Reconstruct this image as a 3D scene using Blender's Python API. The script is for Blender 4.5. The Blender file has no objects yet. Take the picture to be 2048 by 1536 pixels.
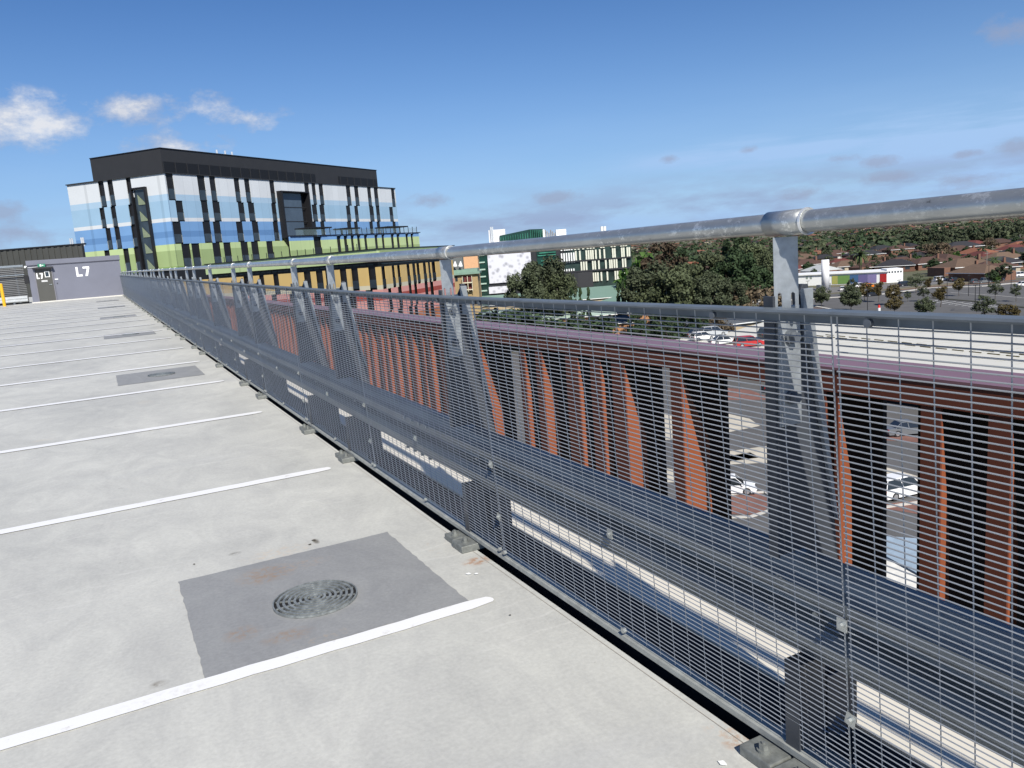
import bpy, math, random
import numpy as np
from mathutils import Vector, Matrix
random.seed(7)
sc = bpy.context.scene
COL = sc.collection
R_ = math.radians

# ------------------------------------------------------------------ camera
F_PX = 1577.0; CX = 1024.0; CY = 768.0; EYE = 1.45
RM = None
def _cam():
    a = np.array([(190 - CX) / F_PX, (567 - CY) / F_PX, 1.0])
    b = np.array([(1190 - CX) / F_PX, (567 - 77.4 - CY) / F_PX, 1.0])
    n = np.cross(a, b); n /= np.linalg.norm(n)
    if n[1] > 0: n = -n
    y = a / np.linalg.norm(a); x = np.cross(y, n)
    return np.array([x, y, n])
RM = _cam()
cam = bpy.data.cameras.new("camera"); camo = bpy.data.objects.new("camera", cam); COL.objects.link(camo)
cam.sensor_width = 36; cam.lens = F_PX / 2048 * 36; cam.clip_start = 0.05; cam.clip_end = 20000
camo.matrix_world = Matrix([[RM[0][0], -RM[0][1], -RM[0][2], 0], [RM[1][0], -RM[1][1], -RM[1][2], 0],
                            [RM[2][0], -RM[2][1], -RM[2][2], EYE], [0, 0, 0, 1]])
sc.camera = camo
sc.render.resolution_x = 1024; sc.render.resolution_y = 768

def ray(px, py):
    v = RM @ np.array([(px - CX) / F_PX, (py - CY) / F_PX, 1.0]); return v
def dep(px, py, d):
    v = ray(px, py) * d; return Vector((v[0], v[1], v[2] + EYE))
def onz(px, py, z):
    v = ray(px, py); t = (z - EYE) / v[2]; return Vector((v[0] * t, v[1] * t, z))
def ony(px, py, y):
    v = ray(px, py); t = y / v[1]; return Vector((v[0] * t, y, v[2] * t + EYE))
def onx(px, py, x):
    v = ray(px, py); t = x / v[0]; return Vector((x, v[1] * t, v[2] * t + EYE))

# ------------------------------------------------------------------ sun, sky, exposure
SUN = Vector((-0.25, -1.08, 1.0)).normalized()
EL = math.asin(SUN.z); AZ = math.atan2(SUN.x, SUN.y)
sd = bpy.data.lights.new("sun", 'SUN'); sd.energy = 5.0; sd.angle = R_(0.53); sd.color = (1.0, 0.95, 0.855)
so = bpy.data.objects.new("sun", sd); COL.objects.link(so)
so.rotation_euler = SUN.to_track_quat('Z', 'Y').to_euler(); so.location = (0, 0, 60)
sc.view_settings.view_transform = 'Standard'; sc.view_settings.look = 'None'
sc.view_settings.exposure = 0.30; sc.view_settings.gamma = 1.0

w = bpy.data.worlds.new("World"); sc.world = w; w.use_nodes = True
nt = w.node_tree; nt.nodes.clear(); N = nt.nodes.new; L = nt.links.new
wo = N('ShaderNodeOutputWorld'); sky = N('ShaderNodeTexSky'); sky.sky_type = 'NISHITA'; sky.sun_disc = False
sky.sun_elevation = EL; sky.sun_rotation = AZ; sky.altitude = 50; sky.air_density = 1.0; sky.dust_density = 0.1; sky.ozone_density = 3.5
bg = N('ShaderNodeBackground'); bg.inputs[1].default_value = 0.062
hs = N('ShaderNodeHueSaturation'); hs.inputs['Saturation'].default_value = 1.12; hs.inputs['Value'].default_value = 1.0
tint = N('ShaderNodeMixRGB'); tint.blend_type = 'MULTIPLY'; tint.inputs[0].default_value = 1; tint.inputs[2].default_value = (.78, .98, 1.27, 1)
L(sky.outputs[0], hs.inputs['Color']); L(hs.outputs[0], tint.inputs[1]); L(tint.outputs[0], bg.inputs[0])
tc = N('ShaderNodeTexCoord')
def mth(op, a, b=None, clamp=False):
    m = N('ShaderNodeMath'); m.operation = op; m.use_clamp = clamp
    for i, v in enumerate([a, b]):
        if v is None: continue
        if isinstance(v, (int, float)): m.inputs[i].default_value = v
        else: L(v, m.inputs[i])
    return m.outputs[0]
def vnoise(scale, zs, detail, rough, off=0.0):
    mp = N('ShaderNodeMapping'); mp.inputs['Scale'].default_value = (scale, scale, scale * zs); mp.inputs['Location'].default_value = (off, off, off)
    L(tc.outputs['Generated'], mp.inputs[0])
    n = N('ShaderNodeTexNoise'); n.inputs['Scale'].default_value = 1; n.inputs['Detail'].default_value = detail; n.inputs['Roughness'].default_value = rough
    L(mp.outputs[0], n.inputs['Vector']); return n.outputs['Fac']
cn = vnoise(15, 1.7, 12, 0.66)
# cumulus clouds standing in the sky over the buildings
blobs = [(95, 246, .085, 3.0), (5, 232, .100, 2.9), (-80, 250, .12, 2.9), (255, 220, .075, 3.0), (400, 214, .066, 2.9), (490, 238, .070, 3.8), (345, 292, .080, 3.2), (270, 318, .035, 3.0),
         (10, 425, .05, 2.5), (40, 470, .06, 3.2), (2050, 50, .05, 2.4), (1100, 395, .05, 4.5), (1620, 385, .045, 4.0), (1770, 355, .035, 4.0), (1500, 300, .022, 3.0), (1680, 318, .03, 3.5), (1760, 322, .03, 3.5),
         (2045, 290, .035, 2.5), (1930, 310, .025, 4.0), (1340, 318, .02, 3.0), (870, 400, .05, 4.0), (1925, 360, .05, 4.0)]
def blobmask(lst):
    best = None
    for (px, py, r, zs) in lst:
        v = ray(px, py); v = v / np.linalg.norm(v)
        s1 = N('ShaderNodeVectorMath'); s1.operation = 'SUBTRACT'; L(tc.outputs['Generated'], s1.inputs[0]); s1.inputs[1].default_value = tuple(v)
        s2 = N('ShaderNodeVectorMath'); s2.operation = 'MULTIPLY'; L(s1.outputs[0], s2.inputs[0]); s2.inputs[1].default_value = (1 / r, 1 / r, zs / r)
        s3 = N('ShaderNodeVectorMath'); s3.operation = 'LENGTH'; L(s2.outputs[0], s3.inputs[0])
        m = mth('SUBTRACT', 1.0, s3.outputs['Value'], True)
        best = m if best is None else mth('MAXIMUM', best, m)
    return best
def edge(m, k, gain, off):
    a = mth('MULTIPLY', mth('ADD', mth('ADD', m, mth('MULTIPLY', mth('SUBTRACT', cn, .5), k)), off), gain, True)
    return mth('MULTIPLY', a, mth('MULTIPLY', m, 5.0, True))
big = blobmask(blobs[:8]); small = blobmask(blobs[8:])
cl = edge(big, 3.2, 1.15, -.22); cls = mth('MULTIPLY', edge(small, 3.4, 1.5, -.26), .62)
sep = N('ShaderNodeSeparateXYZ'); L(tc.outputs['Generated'], sep.inputs[0])
# thin veil near the horizon
veil = vnoise(2.6, 7.0, 8, 0.6, 3.3)
band = mth('SUBTRACT', 1.0, mth('MULTIPLY', sep.outputs['Z'], 5.2), True)
veil = mth('MULTIPLY', mth('MULTIPLY', mth('SUBTRACT', veil, 0.34), 2.6, True), band)
veil = mth('MULTIPLY', veil, 0.35)
hb = mth('SUBTRACT', 1.0, mth('MULTIPLY', mth('ABSOLUTE', sep.outputs['Z']), 2.6), True)
wsp = blobmask([(1950, 262, .34, 7.0), (1560, 300, .26, 9.0), (2100, 300, .3, 6.0)]); wn_ = vnoise(5.0, 9.0, 9, .6, 1.7)
veil = mth('MAXIMUM', veil, mth('MULTIPLY', mth('MULTIPLY', mth('SUBTRACT', wn_, .36), 3.4, True), mth('MULTIPLY', wsp, 1.1, True)))
veil = mth('ADD', veil, mth('MULTIPLY', mth('POWER', hb, 2.2), .80), True)
low = vnoise(9.0, 4.2, 9, 0.6, 8.1)
lowb = mth('SUBTRACT', 1.0, mth('MULTIPLY', mth('ABSOLUTE', mth('SUBTRACT', sep.outputs['Z'], 0.035)), 20.0), True)
low = mth('MULTIPLY', mth('MULTIPLY', mth('SUBTRACT', low, 0.42), 5.0, True), mth('MULTIPLY', lowb, 0.75))
bgc = N('ShaderNodeBackground'); bgc.inputs[1].default_value = 1.0
shade = vnoise(14, 2.2, 6, 0.55, 0.4)
mixc = N('ShaderNodeMixRGB'); mixc.inputs[1].default_value = (.30, .34, .45, 1); mixc.inputs[2].default_value = (.66, .67, .70, 1)
L(mth('MULTIPLY', mth('SUBTRACT', mth('ADD', mth('MULTIPLY', shade, 1.0), mth('MULTIPLY', mth('POWER', mth('ADD', cl, 0.0), 1.0), .45)), .45), 1.9, True), mixc.inputs[0]); L(mixc.outputs[0], bgc.inputs[0])
bgv = N('ShaderNodeBackground'); bgv.inputs[0].default_value = (.31, .47, .72, 1)
bgl = N('ShaderNodeBackground'); bgl.inputs[0].default_value = (.25, .31, .47, 1)
x0 = N('ShaderNodeMixShader'); L(veil, x0.inputs[0]); L(bg.outputs[0], x0.inputs[1]); L(bgv.outputs[0], x0.inputs[2])
x1 = N('ShaderNodeMixShader'); L(low, x1.inputs[0]); L(x0.outputs[0], x1.inputs[1]); L(bgl.outputs[0], x1.inputs[2])
x2 = N('ShaderNodeMixShader'); L(mth('MULTIPLY', cl, 0.92), x2.inputs[0]); L(x1.outputs[0], x2.inputs[1]); L(bgc.outputs[0], x2.inputs[2])
bgs = N('ShaderNodeBackground'); bgs.inputs[0].default_value = (.27, .31, .43, 1)
x3 = N('ShaderNodeMixShader'); L(cls, x3.inputs[0]); L(x2.outputs[0], x3.inputs[1]); L(bgs.outputs[0], x3.inputs[2])
L(x3.outputs[0], wo.inputs[0])

# ------------------------------------------------------------------ materials
MATS = {}
def panelise(m, pitch=2.4, amt=.07):
    t = m.node_tree; b = t.nodes['Principled BSDF']; src = b.inputs['Base Color'].links[0].from_socket
    g = t.nodes.new('ShaderNodeNewGeometry'); d1 = t.nodes.new('ShaderNodeVectorMath'); d1.operation = 'DOT_PRODUCT'; d1.inputs[1].default_value = (.80, .60, 0); t.links.new(g.outputs['Position'], d1.inputs[0])
    def M_(op, a, b_=None):
        q = t.nodes.new('ShaderNodeMath'); q.operation = op
        for i, v in enumerate((a, b_)):
            if v is None: continue
            if isinstance(v, (int, float)): q.inputs[i].default_value = v
            else: t.links.new(v, q.inputs[i])
        return q.outputs[0]
    u = M_('DIVIDE', d1.outputs['Value'], pitch); wn = t.nodes.new('ShaderNodeTexWhiteNoise'); wn.noise_dimensions = '1D'; t.links.new(M_('FLOOR', u), wn.inputs['W'])
    f = M_('FRACT', u); line = M_('LESS_THAN', f, .035)
    val = M_('SUBTRACT', M_('ADD', M_('MULTIPLY', wn.outputs['Value'], amt), 1 - amt / 2), M_('MULTIPLY', line, .16))
    h = t.nodes.new('ShaderNodeHueSaturation'); t.links.new(src, h.inputs['Color']); t.links.new(val, h.inputs['Value']); t.links.new(h.outputs[0], b.inputs['Base Color']); b.inputs['Roughness'].default_value = .42
    return m
def mat(name, col, rough=.7, metal=0.0, var=.12, scale=3.0, bump=0.0, rnd=0.0, col2=None, detail=5, spec=.4, coords='Object', stretch=(1, 1, 1)):
    if name in MATS: return MATS[name]
    m = bpy.data.materials.new(name); m.use_nodes = True; t = m.node_tree; b = t.nodes['Principled BSDF']
    b.inputs['Roughness'].default_value = rough; b.inputs['Metallic'].default_value = metal; b.inputs['Specular IOR Level'].default_value = spec
    tcn = t.nodes.new('ShaderNodeTexCoord'); mp = t.nodes.new('ShaderNodeMapping'); mp.inputs['Scale'].default_value = stretch
    t.links.new(tcn.outputs[coords], mp.inputs[0])
    n = t.nodes.new('ShaderNodeTexNoise'); n.inputs['Scale'].default_value = scale; n.inputs['Detail'].default_value = detail; n.inputs['Roughness'].default_value = .6
    t.links.new(mp.outputs[0], n.inputs['Vector'])
    rp = t.nodes.new('ShaderNodeValToRGB'); rp.color_ramp.elements[0].position = .3; rp.color_ramp.elements[1].position = .7
    c2 = col2 if col2 else tuple(min(1, c * (1 + var)) for c in col); c1 = tuple(c * (1 - var) for c in col) if not col2 else col
    rp.color_ramp.elements[0].color = (*c1, 1); rp.color_ramp.elements[1].color = (*c2, 1)
    t.links.new(n.outputs['Fac'], rp.inputs[0]); out = rp.outputs[0]
    if rnd:
        oi = t.nodes.new('ShaderNodeObjectInfo'); h = t.nodes.new('ShaderNodeHueSaturation')
        mr = t.nodes.new('ShaderNodeMapRange'); mr.inputs[3].default_value = 1 - rnd; mr.inputs[4].default_value = 1 + rnd
        t.links.new(oi.outputs['Random'], mr.inputs[0]); t.links.new(mr.outputs[0], h.inputs['Value']); t.links.new(out, h.inputs['Color']); out = h.outputs[0]
    t.links.new(out, b.inputs['Base Color'])
    if bump:
        bp = t.nodes.new('ShaderNodeBump'); bp.inputs['Strength'].default_value = bump; bp.inputs['Distance'].default_value = .02
        t.links.new(n.outputs['Fac'], bp.inputs['Height']); t.links.new(bp.outputs[0], b.inputs['Normal'])
    MATS[name] = m; return m

GALV = mat('galvanised steel', (.27, .30, .325), .42, .55, .22, 14, .05)
GALVD = mat('galvanised steel darker', (.13, .145, .165), .5, .4, .2, 12)
BOLT = mat('zinc bolt', (.45, .47, .46), .35, .7, .1, 20)
MESHM = mat('galvanised mesh wire', (.36, .38, .40), .42, .4, .1, 6)
RAILM = mat('mesh top rail', (.15, .175, .20), .5, .4, .15, 8)
WHITE = mat('white paint', (.78, .79, .78), .6, 0, .04, 5)
BLACK = mat('black cladding', (.012, .012, .014), .5, 0, .1, 2)
GLASS = mat('dark window glass', (.03, .042, .054), .08, 0, .3, .6, spec=.6)
ASPH = mat('asphalt', (.105, .103, .102), .9, 0, .14, .25)
CONC2 = mat('pale concrete', (.62, .60, .56), .8, 0, .06, .8)

# tube: galvanised with streaks, scratches and pale patches
def tube_material():
    m = bpy.data.materials.new('weathered galvanised tube'); m.use_nodes = True; t = m.node_tree; b = t.nodes['Principled BSDF']
    tcn = t.nodes.new('ShaderNodeTexCoord')
    def nz(sc_, st, det=8, rg=.65):
        mp = t.nodes.new('ShaderNodeMapping'); mp.inputs['Scale'].default_value = st; t.links.new(tcn.outputs['Object'], mp.inputs[0])
        n = t.nodes.new('ShaderNodeTexNoise'); n.inputs['Scale'].default_value = sc_; n.inputs['Detail'].default_value = det; n.inputs['Roughness'].default_value = rg
        t.links.new(mp.outputs[0], n.inputs['Vector']); return n.outputs['Fac']
    def ramp(f, stops):
        r = t.nodes.new('ShaderNodeValToRGB'); e = r.color_ramp.elements
        e[0].position, e[0].color = stops[0][0], (*stops[0][1], 1); e[1].position, e[1].color = stops[-1][0], (*stops[-1][1], 1)
        for p, c in stops[1:-1]:
            q = e.new(p); q.color = (*c, 1)
        t.links.new(f, r.inputs[0]); return r.outputs[0]
    base = ramp(nz(9, (1, .5, 1)), [(.3, (.36, .375, .37)), (.55, (.47, .48, .465)), (.72, (.56, .57, .54))])
    dark = ramp(nz(34, (1, .35, 1), 10, .8), [(.62, (0, 0, 0)), (.67, (1, 1, 1))])
    light = ramp(nz(30, (1, .7, 1), 12, .8), [(.53, (0, 0, 0)), (.58, (1, 1, 1))])
    gate = ramp(nz(2.2, (.3, 1, .3), 3), [(.42, (0, 0, 0)), (.52, (1, 1, 1))])
    mx = t.nodes.new('ShaderNodeMixRGB'); mx.inputs[2].default_value = (.72, .73, .70, 1)
    mu = t.nodes.new('ShaderNodeMath'); mu.operation = 'MULTIPLY'; t.links.new(light, mu.inputs[0]); t.links.new(gate, mu.inputs[1])
    t.links.new(mu.outputs[0], mx.inputs[0]); t.links.new(base, mx.inputs[1])
    m2 = t.nodes.new('ShaderNodeMixRGB'); m2.inputs[2].default_value = (.07, .07, .065, 1); md = t.nodes.new('ShaderNodeMath'); md.operation = 'MULTIPLY'; md.inputs[1].default_value = .8
    t.links.new(dark, md.inputs[0]); t.links.new(md.outputs[0], m2.inputs[0]); t.links.new(mx.outputs[0], m2.inputs[1]); t.links.new(m2.outputs[0], b.inputs['Base Color'])
    b.inputs['Metallic'].default_value = .7; b.inputs['Roughness'].default_value = .3
    bp = t.nodes.new('ShaderNodeBump'); bp.inputs['Strength'].default_value = .12; bp.inputs['Distance'].default_value = .01; t.links.new(nz(20, (1, 1, 1)), bp.inputs['Height']); t.links.new(bp.outputs[0], b.inputs['Normal'])
    return m
TUBE = tube_material()

# deck concrete with trowel swirls, stains, rust and hairline cracks
def deck_material(name, light=(.565, .562, .522), dark=(.440, .440, .415), rust=True):
    m = bpy.data.materials.new(name); m.use_nodes = True; t = m.node_tree; b = t.nodes['Principled BSDF']
    g = t.nodes.new('ShaderNodeNewGeometry')
    def nz(s, st=(1, 1, 1), det=8, rg=.6, dist=0.0):
        mp = t.nodes.new('ShaderNodeMapping'); mp.inputs['Scale'].default_value = st; t.links.new(g.outputs['Position'], mp.inputs[0])
        n = t.nodes.new('ShaderNodeTexNoise'); n.inputs['Scale'].default_value = s; n.inputs['Detail'].default_value = det; n.inputs['Roughness'].default_value = rg; n.inputs['Distortion'].default_value = dist
        t.links.new(mp.outputs[0], n.inputs['Vector']); return n.outputs['Fac']
    def ramp(f, a, b_, ca, cb):
        r = t.nodes.new('ShaderNodeValToRGB'); r.color_ramp.elements[0].position = a; r.color_ramp.elements[1].position = b_
        r.color_ramp.elements[0].color = (*ca, 1); r.color_ramp.elements[1].color = (*cb, 1); t.links.new(f, r.inputs[0]); return r.outputs[0]
    def mix(f, a, c, mode='MIX'):
        x = t.nodes.new('ShaderNodeMixRGB'); x.blend_type = mode
        if isinstance(f, float): x.inputs[0].default_value = f
        else: t.links.new(f, x.inputs[0])
        for i, v in ((1, a), (2, c)):
            if isinstance(v, tuple): x.inputs[i].default_value = (*v, 1)
            else: t.links.new(v, x.inputs[i])
        return x.outputs[0]
    c = ramp(nz(.55, (1, 1, 1), 9, .62, .7), .32, .68, dark, light)
    c = mix(.55, c, ramp(nz(3.2, (1, .55, 1), 8, .7, 1.4), .3, .72, (.72, .72, .74), (1.12, 1.12, 1.1)), 'MULTIPLY')
    c = mix(.4, c, ramp(nz(60, (1, 1, 1), 3, .6), .3, .7, (.8, .8, .8), (1.15, 1.15, 1.15)), 'MULTIPLY')
    # long damp drift marks lying across the bays
    c = mix(ramp(nz(.33, (.35, 2.2, 1), 6, .6, .3), .58, .72, (0, 0, 0), (.42, .42, .42)), c, (.36, .37, .40))
    if rust:
        c = mix(ramp(nz(.8, (1, 1, 1), 5, .6, .4), .66, .76, (0, 0, 0), (.5, .5, .5)), c, (.54, .47, .37))
        c = mix(ramp(nz(7, (1, 1, 1), 8, .8, .5), .665, .70, (0, 0, 0), (.75, .75, .75)), c, (.20, .18, .155))
        # pale swirl scratches
        wv = t.nodes.new('ShaderNodeTexWave'); wv.wave_type = 'RINGS'; wv.inputs['Scale'].default_value = 2.3; wv.inputs['Distortion'].default_value = 6; wv.inputs['Detail'].default_value = 4; wv.inputs['Detail Scale'].default_value = .8
        t.links.new(g.outputs['Position'], wv.inputs['Vector'])
        c = mix(mixf(t, ramp(wv.outputs['Fac'], .95, 1.0, (0, 0, 0), (.16, .16, .16)), ramp(nz(.9, (1, 1, 1), 3), .52, .6, (0, 0, 0), (1, 1, 1))), c, (.70, .69, .66))
    t.links.new(c, b.inputs['Base Color']); b.inputs['Roughness'].default_value = .62; b.inputs['Specular IOR Level'].default_value = .35
    bp = t.nodes.new('ShaderNodeBump'); bp.inputs['Strength'].default_value = .25; bp.inputs['Distance'].default_value = .01
    t.links.new(nz(9, (1, 1, 1), 10, .7), bp.inputs['Height']); t.links.new(bp.outputs[0], b.inputs['Normal'])
    return m
def mixf(t, a, b_):
    m = t.nodes.new('ShaderNodeMath'); m.operation = 'MULTIPLY'; t.links.new(a, m.inputs[0]); t.links.new(b_, m.inputs[1]); return m.outputs[0]
DECKM = deck_material('deck concrete')

# ------------------------------------------------------------------ mesh builder
class MB:
    def __init__(s): s.v = []; s.f = []; s.m = []
    def face(s, pts, mi=0):
        n = len(s.v); s.v += [tuple(p) for p in pts]; s.f.append(tuple(range(n, n + len(pts)))); s.m.append(mi)
    def hexa(s, p, mi=0):     # 8 points: bottom 4, top 4
        n = len(s.v); s.v += [tuple(q) for q in p]
        for f in ((3, 2, 1, 0), (4, 5, 6, 7), (0, 1, 5, 4), (1, 2, 6, 5), (2, 3, 7, 6), (3, 0, 4, 7)):
            s.f.append(tuple(n + i for i in f)); s.m.append(mi)
    def box(s, x0, x1, y0, y1, z0, z1, mi=0, M=None):
        p = [Vector(q) for q in ((x0, y0, z0), (x1, y0, z0), (x1, y1, z0), (x0, y1, z0), (x0, y0, z1), (x1, y0, z1), (x1, y1, z1), (x0, y1, z1))]
        if M is not None: p = [M @ q for q in p]
        s.hexa(p, mi)
    def prism(s, poly, z0, z1, mi=0):   # poly [(x,y)], extruded in z (z0,z1 may be lists)
        n = len(poly); b = len(s.v)
        s.v += [(p[0], p[1], z0) for p in poly] + [(p[0], p[1], z1) for p in poly]
        s.f.append(tuple(b + i for i in reversed(range(n)))); s.m.append(mi); s.f.append(tuple(b + n + i for i in range(n))); s.m.append(mi)
        for i in range(n):
            j = (i + 1) % n; s.f.append((b + i, b + j, b + n + j, b + n + i)); s.m.append(mi)
    def extr(s, pts, d, mi=0):          # planar 3-D polygon extruded along vector d
        n = len(pts); b = len(s.v); d = Vector(d)
        s.v += [tuple(p) for p in pts] + [tuple(Vector(p) + d) for p in pts]
        s.f.append(tuple(b + i for i in reversed(range(n)))); s.m.append(mi); s.f.append(tuple(b + n + i for i in range(n))); s.m.append(mi)
        for i in range(n):
            j = (i + 1) % n; s.f.append((b + i, b + j, b + n + j, b + n + i)); s.m.append(mi)
    def tube(s, p0, p1, r0, r1=None, n=8, mi=0, cap=True):
        p0 = Vector(p0); p1 = Vector(p1); r1 = r0 if r1 is None else r1
        d = (p1 - p0).normalized(); a = d.orthogonal().normalized(); c = d.cross(a); b = len(s.v)
        for p, r in ((p0, r0), (p1, r1)):
            for i in range(n):
                t = 2 * math.pi * i / n; s.v.append(tuple(p + a * (math.cos(t) * r) + c * (math.sin(t) * r)))
        for i in range(n):
            j = (i + 1) % n; s.f.append((b + i, b + j, b + n + j, b + n + i)); s.m.append(mi)
        if cap:
            s.f.append(tuple(b + i for i in reversed(range(n)))); s.m.append(mi); s.f.append(tuple(b + n + i for i in range(n))); s.m.append(mi)
    def pieces(s, tol):
        par = list(range(len(s.v)))
        def find(a):
            while par[a] != a: par[a] = par[par[a]]; a = par[a]
            return a
        for f in s.f:
            r = find(f[0])
            for q in f[1:]: par[find(q)] = r
        gr_ = {}
        for k, f in enumerate(s.f): gr_.setdefault(find(f[0]), []).append(k)
        gs = []
        for fs in gr_.values():
            vi = {q for k in fs for q in s.f[k]}; co = [s.v[q] for q in vi]
            gs.append([fs, [min(c[i] for c in co) - tol for i in range(3)], [max(c[i] for c in co) + tol for i in range(3)]])
        merged = True
        while merged:
            merged = False
            for i in range(len(gs)):
                for j in range(i + 1, len(gs)):
                    if all(gs[i][1][k] <= gs[j][2][k] and gs[j][1][k] <= gs[i][2][k] for k in range(3)):
                        gs[i] = [gs[i][0] + gs[j][0], [min(gs[i][1][k], gs[j][1][k]) for k in range(3)], [max(gs[i][2][k], gs[j][2][k]) for k in range(3)]]; gs.pop(j); merged = True; break
                if merged: break
        out = []
        for fs, _, _ in gs:
            m = MB(); mp = {}
            for k in sorted(fs):
                for q in s.f[k]:
                    if q not in mp: mp[q] = len(m.v); m.v.append(s.v[q])
                m.f.append(tuple(mp[q] for q in s.f[k])); m.m.append(s.m[k])
            out.append(m)
        return out
    def build(s, name, mats, parent=None, smooth=False, local=False, bevel=0, each=None):
        if each is not None:
            o = None
            for m in s.pieces(each): o = m.build(name, mats, parent, smooth, local, bevel)
            return o
        me = bpy.data.meshes.new(name); vs = s.v
        if parent is not None and not local:
            W_ = parent.matrix_basis.copy(); q_ = parent.parent
            while q_ is not None: W_ = q_.matrix_basis @ W_; q_ = q_.parent
            Mi = W_.inverted(); vs = [tuple(Mi @ Vector(v)) for v in vs]
        me.from_pydata(vs, [], s.f); me.update()
        for m in (mats if isinstance(mats, (list, tuple)) else [mats]): me.materials.append(m)
        me.polygons.foreach_set('material_index', s.m)
        if smooth: me.polygons.foreach_set('use_smooth', [True] * len(me.polygons))
        o = bpy.data.objects.new(name, me); COL.objects.link(o)
        if parent is not None: o.parent = parent
        if bevel:
            bv = o.modifiers.new('bevel', 'BEVEL'); bv.width = bevel; bv.segments = 2; bv.limit_method = 'ANGLE'
        return o
def tag(o, label=None, cat=None, group=None, kind=None):
    if label: o['label'] = label
    if cat: o['category'] = cat
    if group: o['group'] = group
    if kind: o['kind'] = kind
    return o
def empty(name, loc, rz=0):
    o = bpy.data.objects.new(name, None); COL.objects.link(o); o.location = loc; o.rotation_euler = (0, 0, rz); o.empty_display_size = .1
    o.matrix_basis = Matrix.Translation(Vector(loc)) @ Matrix.Rotation(rz, 4, 'Z'); return o
KIDS = {}
def copy_tree(o, parent=None):
    c = o.copy(); COL.objects.link(c)
    if parent is not None: c.parent = parent
    for ch in [x for x in o.children]: copy_tree(ch, c)
    return c
def structure(mb, name, m, **k):
    o = mb.build(name, m, **k); o['kind'] = 'structure'; return o

def zg(y):   # the deck falls flat near the camera, then rises gently
    return 0.0 if y < 4 else 0.0108 * (y - 4)

# ================================================================== THE DECK
DX1 = 1.488
mb = MB(); ys = [-6, -2, 0, 2, 4, 6, 10, 20, 30, 40, 50, 58, 75]
for a, b in zip(ys[:-1], ys[1:]):
    mb.hexa([(-34, a, -.6), (DX1, a, -.6), (DX1, b, -.6), (-34, b, -.6), (-34, a, zg(a)), (DX1, a, zg(a)), (DX1, b, zg(b)), (-34, b, zg(b))])
structure(mb, 'roof_deck', DECKM)
LEDGE = mat('white ledge concrete', (.64, .60, .52), .7, 0, .05, 4)
mb = MB()
for a, b in zip(ys[:-1], ys[1:]):
    mb.hexa([(1.80, a, -.6), (2.3, a, -.6), (2.3, b, -.6), (1.80, b, -.6), (1.80, a, zg(a) - .005), (2.3, a, zg(a) - .005), (2.3, b, zg(b) - .005), (1.80, b, zg(b) - .005)])
structure(mb, 'edge_ledge', LEDGE)
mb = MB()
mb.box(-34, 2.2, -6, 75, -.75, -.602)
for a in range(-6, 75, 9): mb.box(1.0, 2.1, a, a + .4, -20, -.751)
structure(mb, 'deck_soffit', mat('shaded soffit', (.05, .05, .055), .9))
SHADEM = mat('painted mesh shade', (.022, .022, .026), .9, 0, .2, 6)  # near-black strip painted where the mesh fence's shadow falls
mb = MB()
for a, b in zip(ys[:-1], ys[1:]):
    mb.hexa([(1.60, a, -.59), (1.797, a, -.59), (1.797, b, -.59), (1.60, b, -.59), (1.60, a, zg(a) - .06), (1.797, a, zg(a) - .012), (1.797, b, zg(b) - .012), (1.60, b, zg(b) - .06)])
structure(mb, 'edge_shade_strip', SHADEM)
# sealant joint line near the slab edge
mb = MB()
for a, b in zip(ys[:-1], ys[1:]):
    mb.face([(1.462, a, zg(a) + .002), (1.4645, a, zg(a) + .002), (1.4645, b, zg(b) + .002), (1.462, b, zg(b) + .002)])
structure(mb, 'edge_joint', mat('joint', (.33, .30, .26), .9))

# bay lines (worn white paint)
def paint_material():
    m = bpy.data.materials.new('worn bay paint'); m.use_nodes = True; t = m.node_tree; b = t.nodes['Principled BSDF']
    g = t.nodes.new('ShaderNodeNewGeometry'); n = t.nodes.new('ShaderNodeTexNoise'); n.inputs['Scale'].default_value = 9; n.inputs['Detail'].default_value = 10; n.inputs['Roughness'].default_value = .75
    t.links.new(g.outputs['Position'], n.inputs['Vector'])
    r = t.nodes.new('ShaderNodeValToRGB'); r.color_ramp.elements[0].position = .30; r.color_ramp.elements[1].position = .40
    r.color_ramp.elements[0].color = (.56, .54, .51, 1); r.color_ramp.elements[1].color = (.76, .76, .76, 1)
    t.links.new(n.outputs['Fac'], r.inputs[0]); t.links.new(r.outputs[0], b.inputs['Base Color']); b.inputs['Roughness'].default_value = .55; return m
PAINT = paint_material()
LATE_ = True
LY = [2.885] + [2.885 + 2.625 * i for i in range(1, 20)]
for i, y in enumerate(LY):
    if y > 53: break
    mb = MB(); x1 = 1.285; x0 = -4.6; wd = [.041, .052, .060, .068, .076][min(i, 4)] if i < 7 else .085; ns = 60; top = []; bot = []
    for k in range(ns + 1):
        x = x0 + (x1 - x0) * k / ns; j = random.uniform(-.003, .003)
        e = 1.0 if k < ns else .72
        lz = .004 + .0008 * i; top.append((x, y + wd * e + j, zg(y + wd) + lz)); bot.append((x, y - wd * e + j, zg(y - wd) + lz))
    for k in range(ns): mb.face([bot[k], bot[k + 1], top[k + 1], top[k]])
    c = [(x1 + a_, y + wd * b_, zg(y + wd * b_) + .004 + .0008 * i) for a_, b_ in ((0, -.72), (.014, -.4), (.018, 0), (.012, .4), (0, .72))]
    mb.face(c)
    structure(mb, 'bay_line', PAINT)

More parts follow.
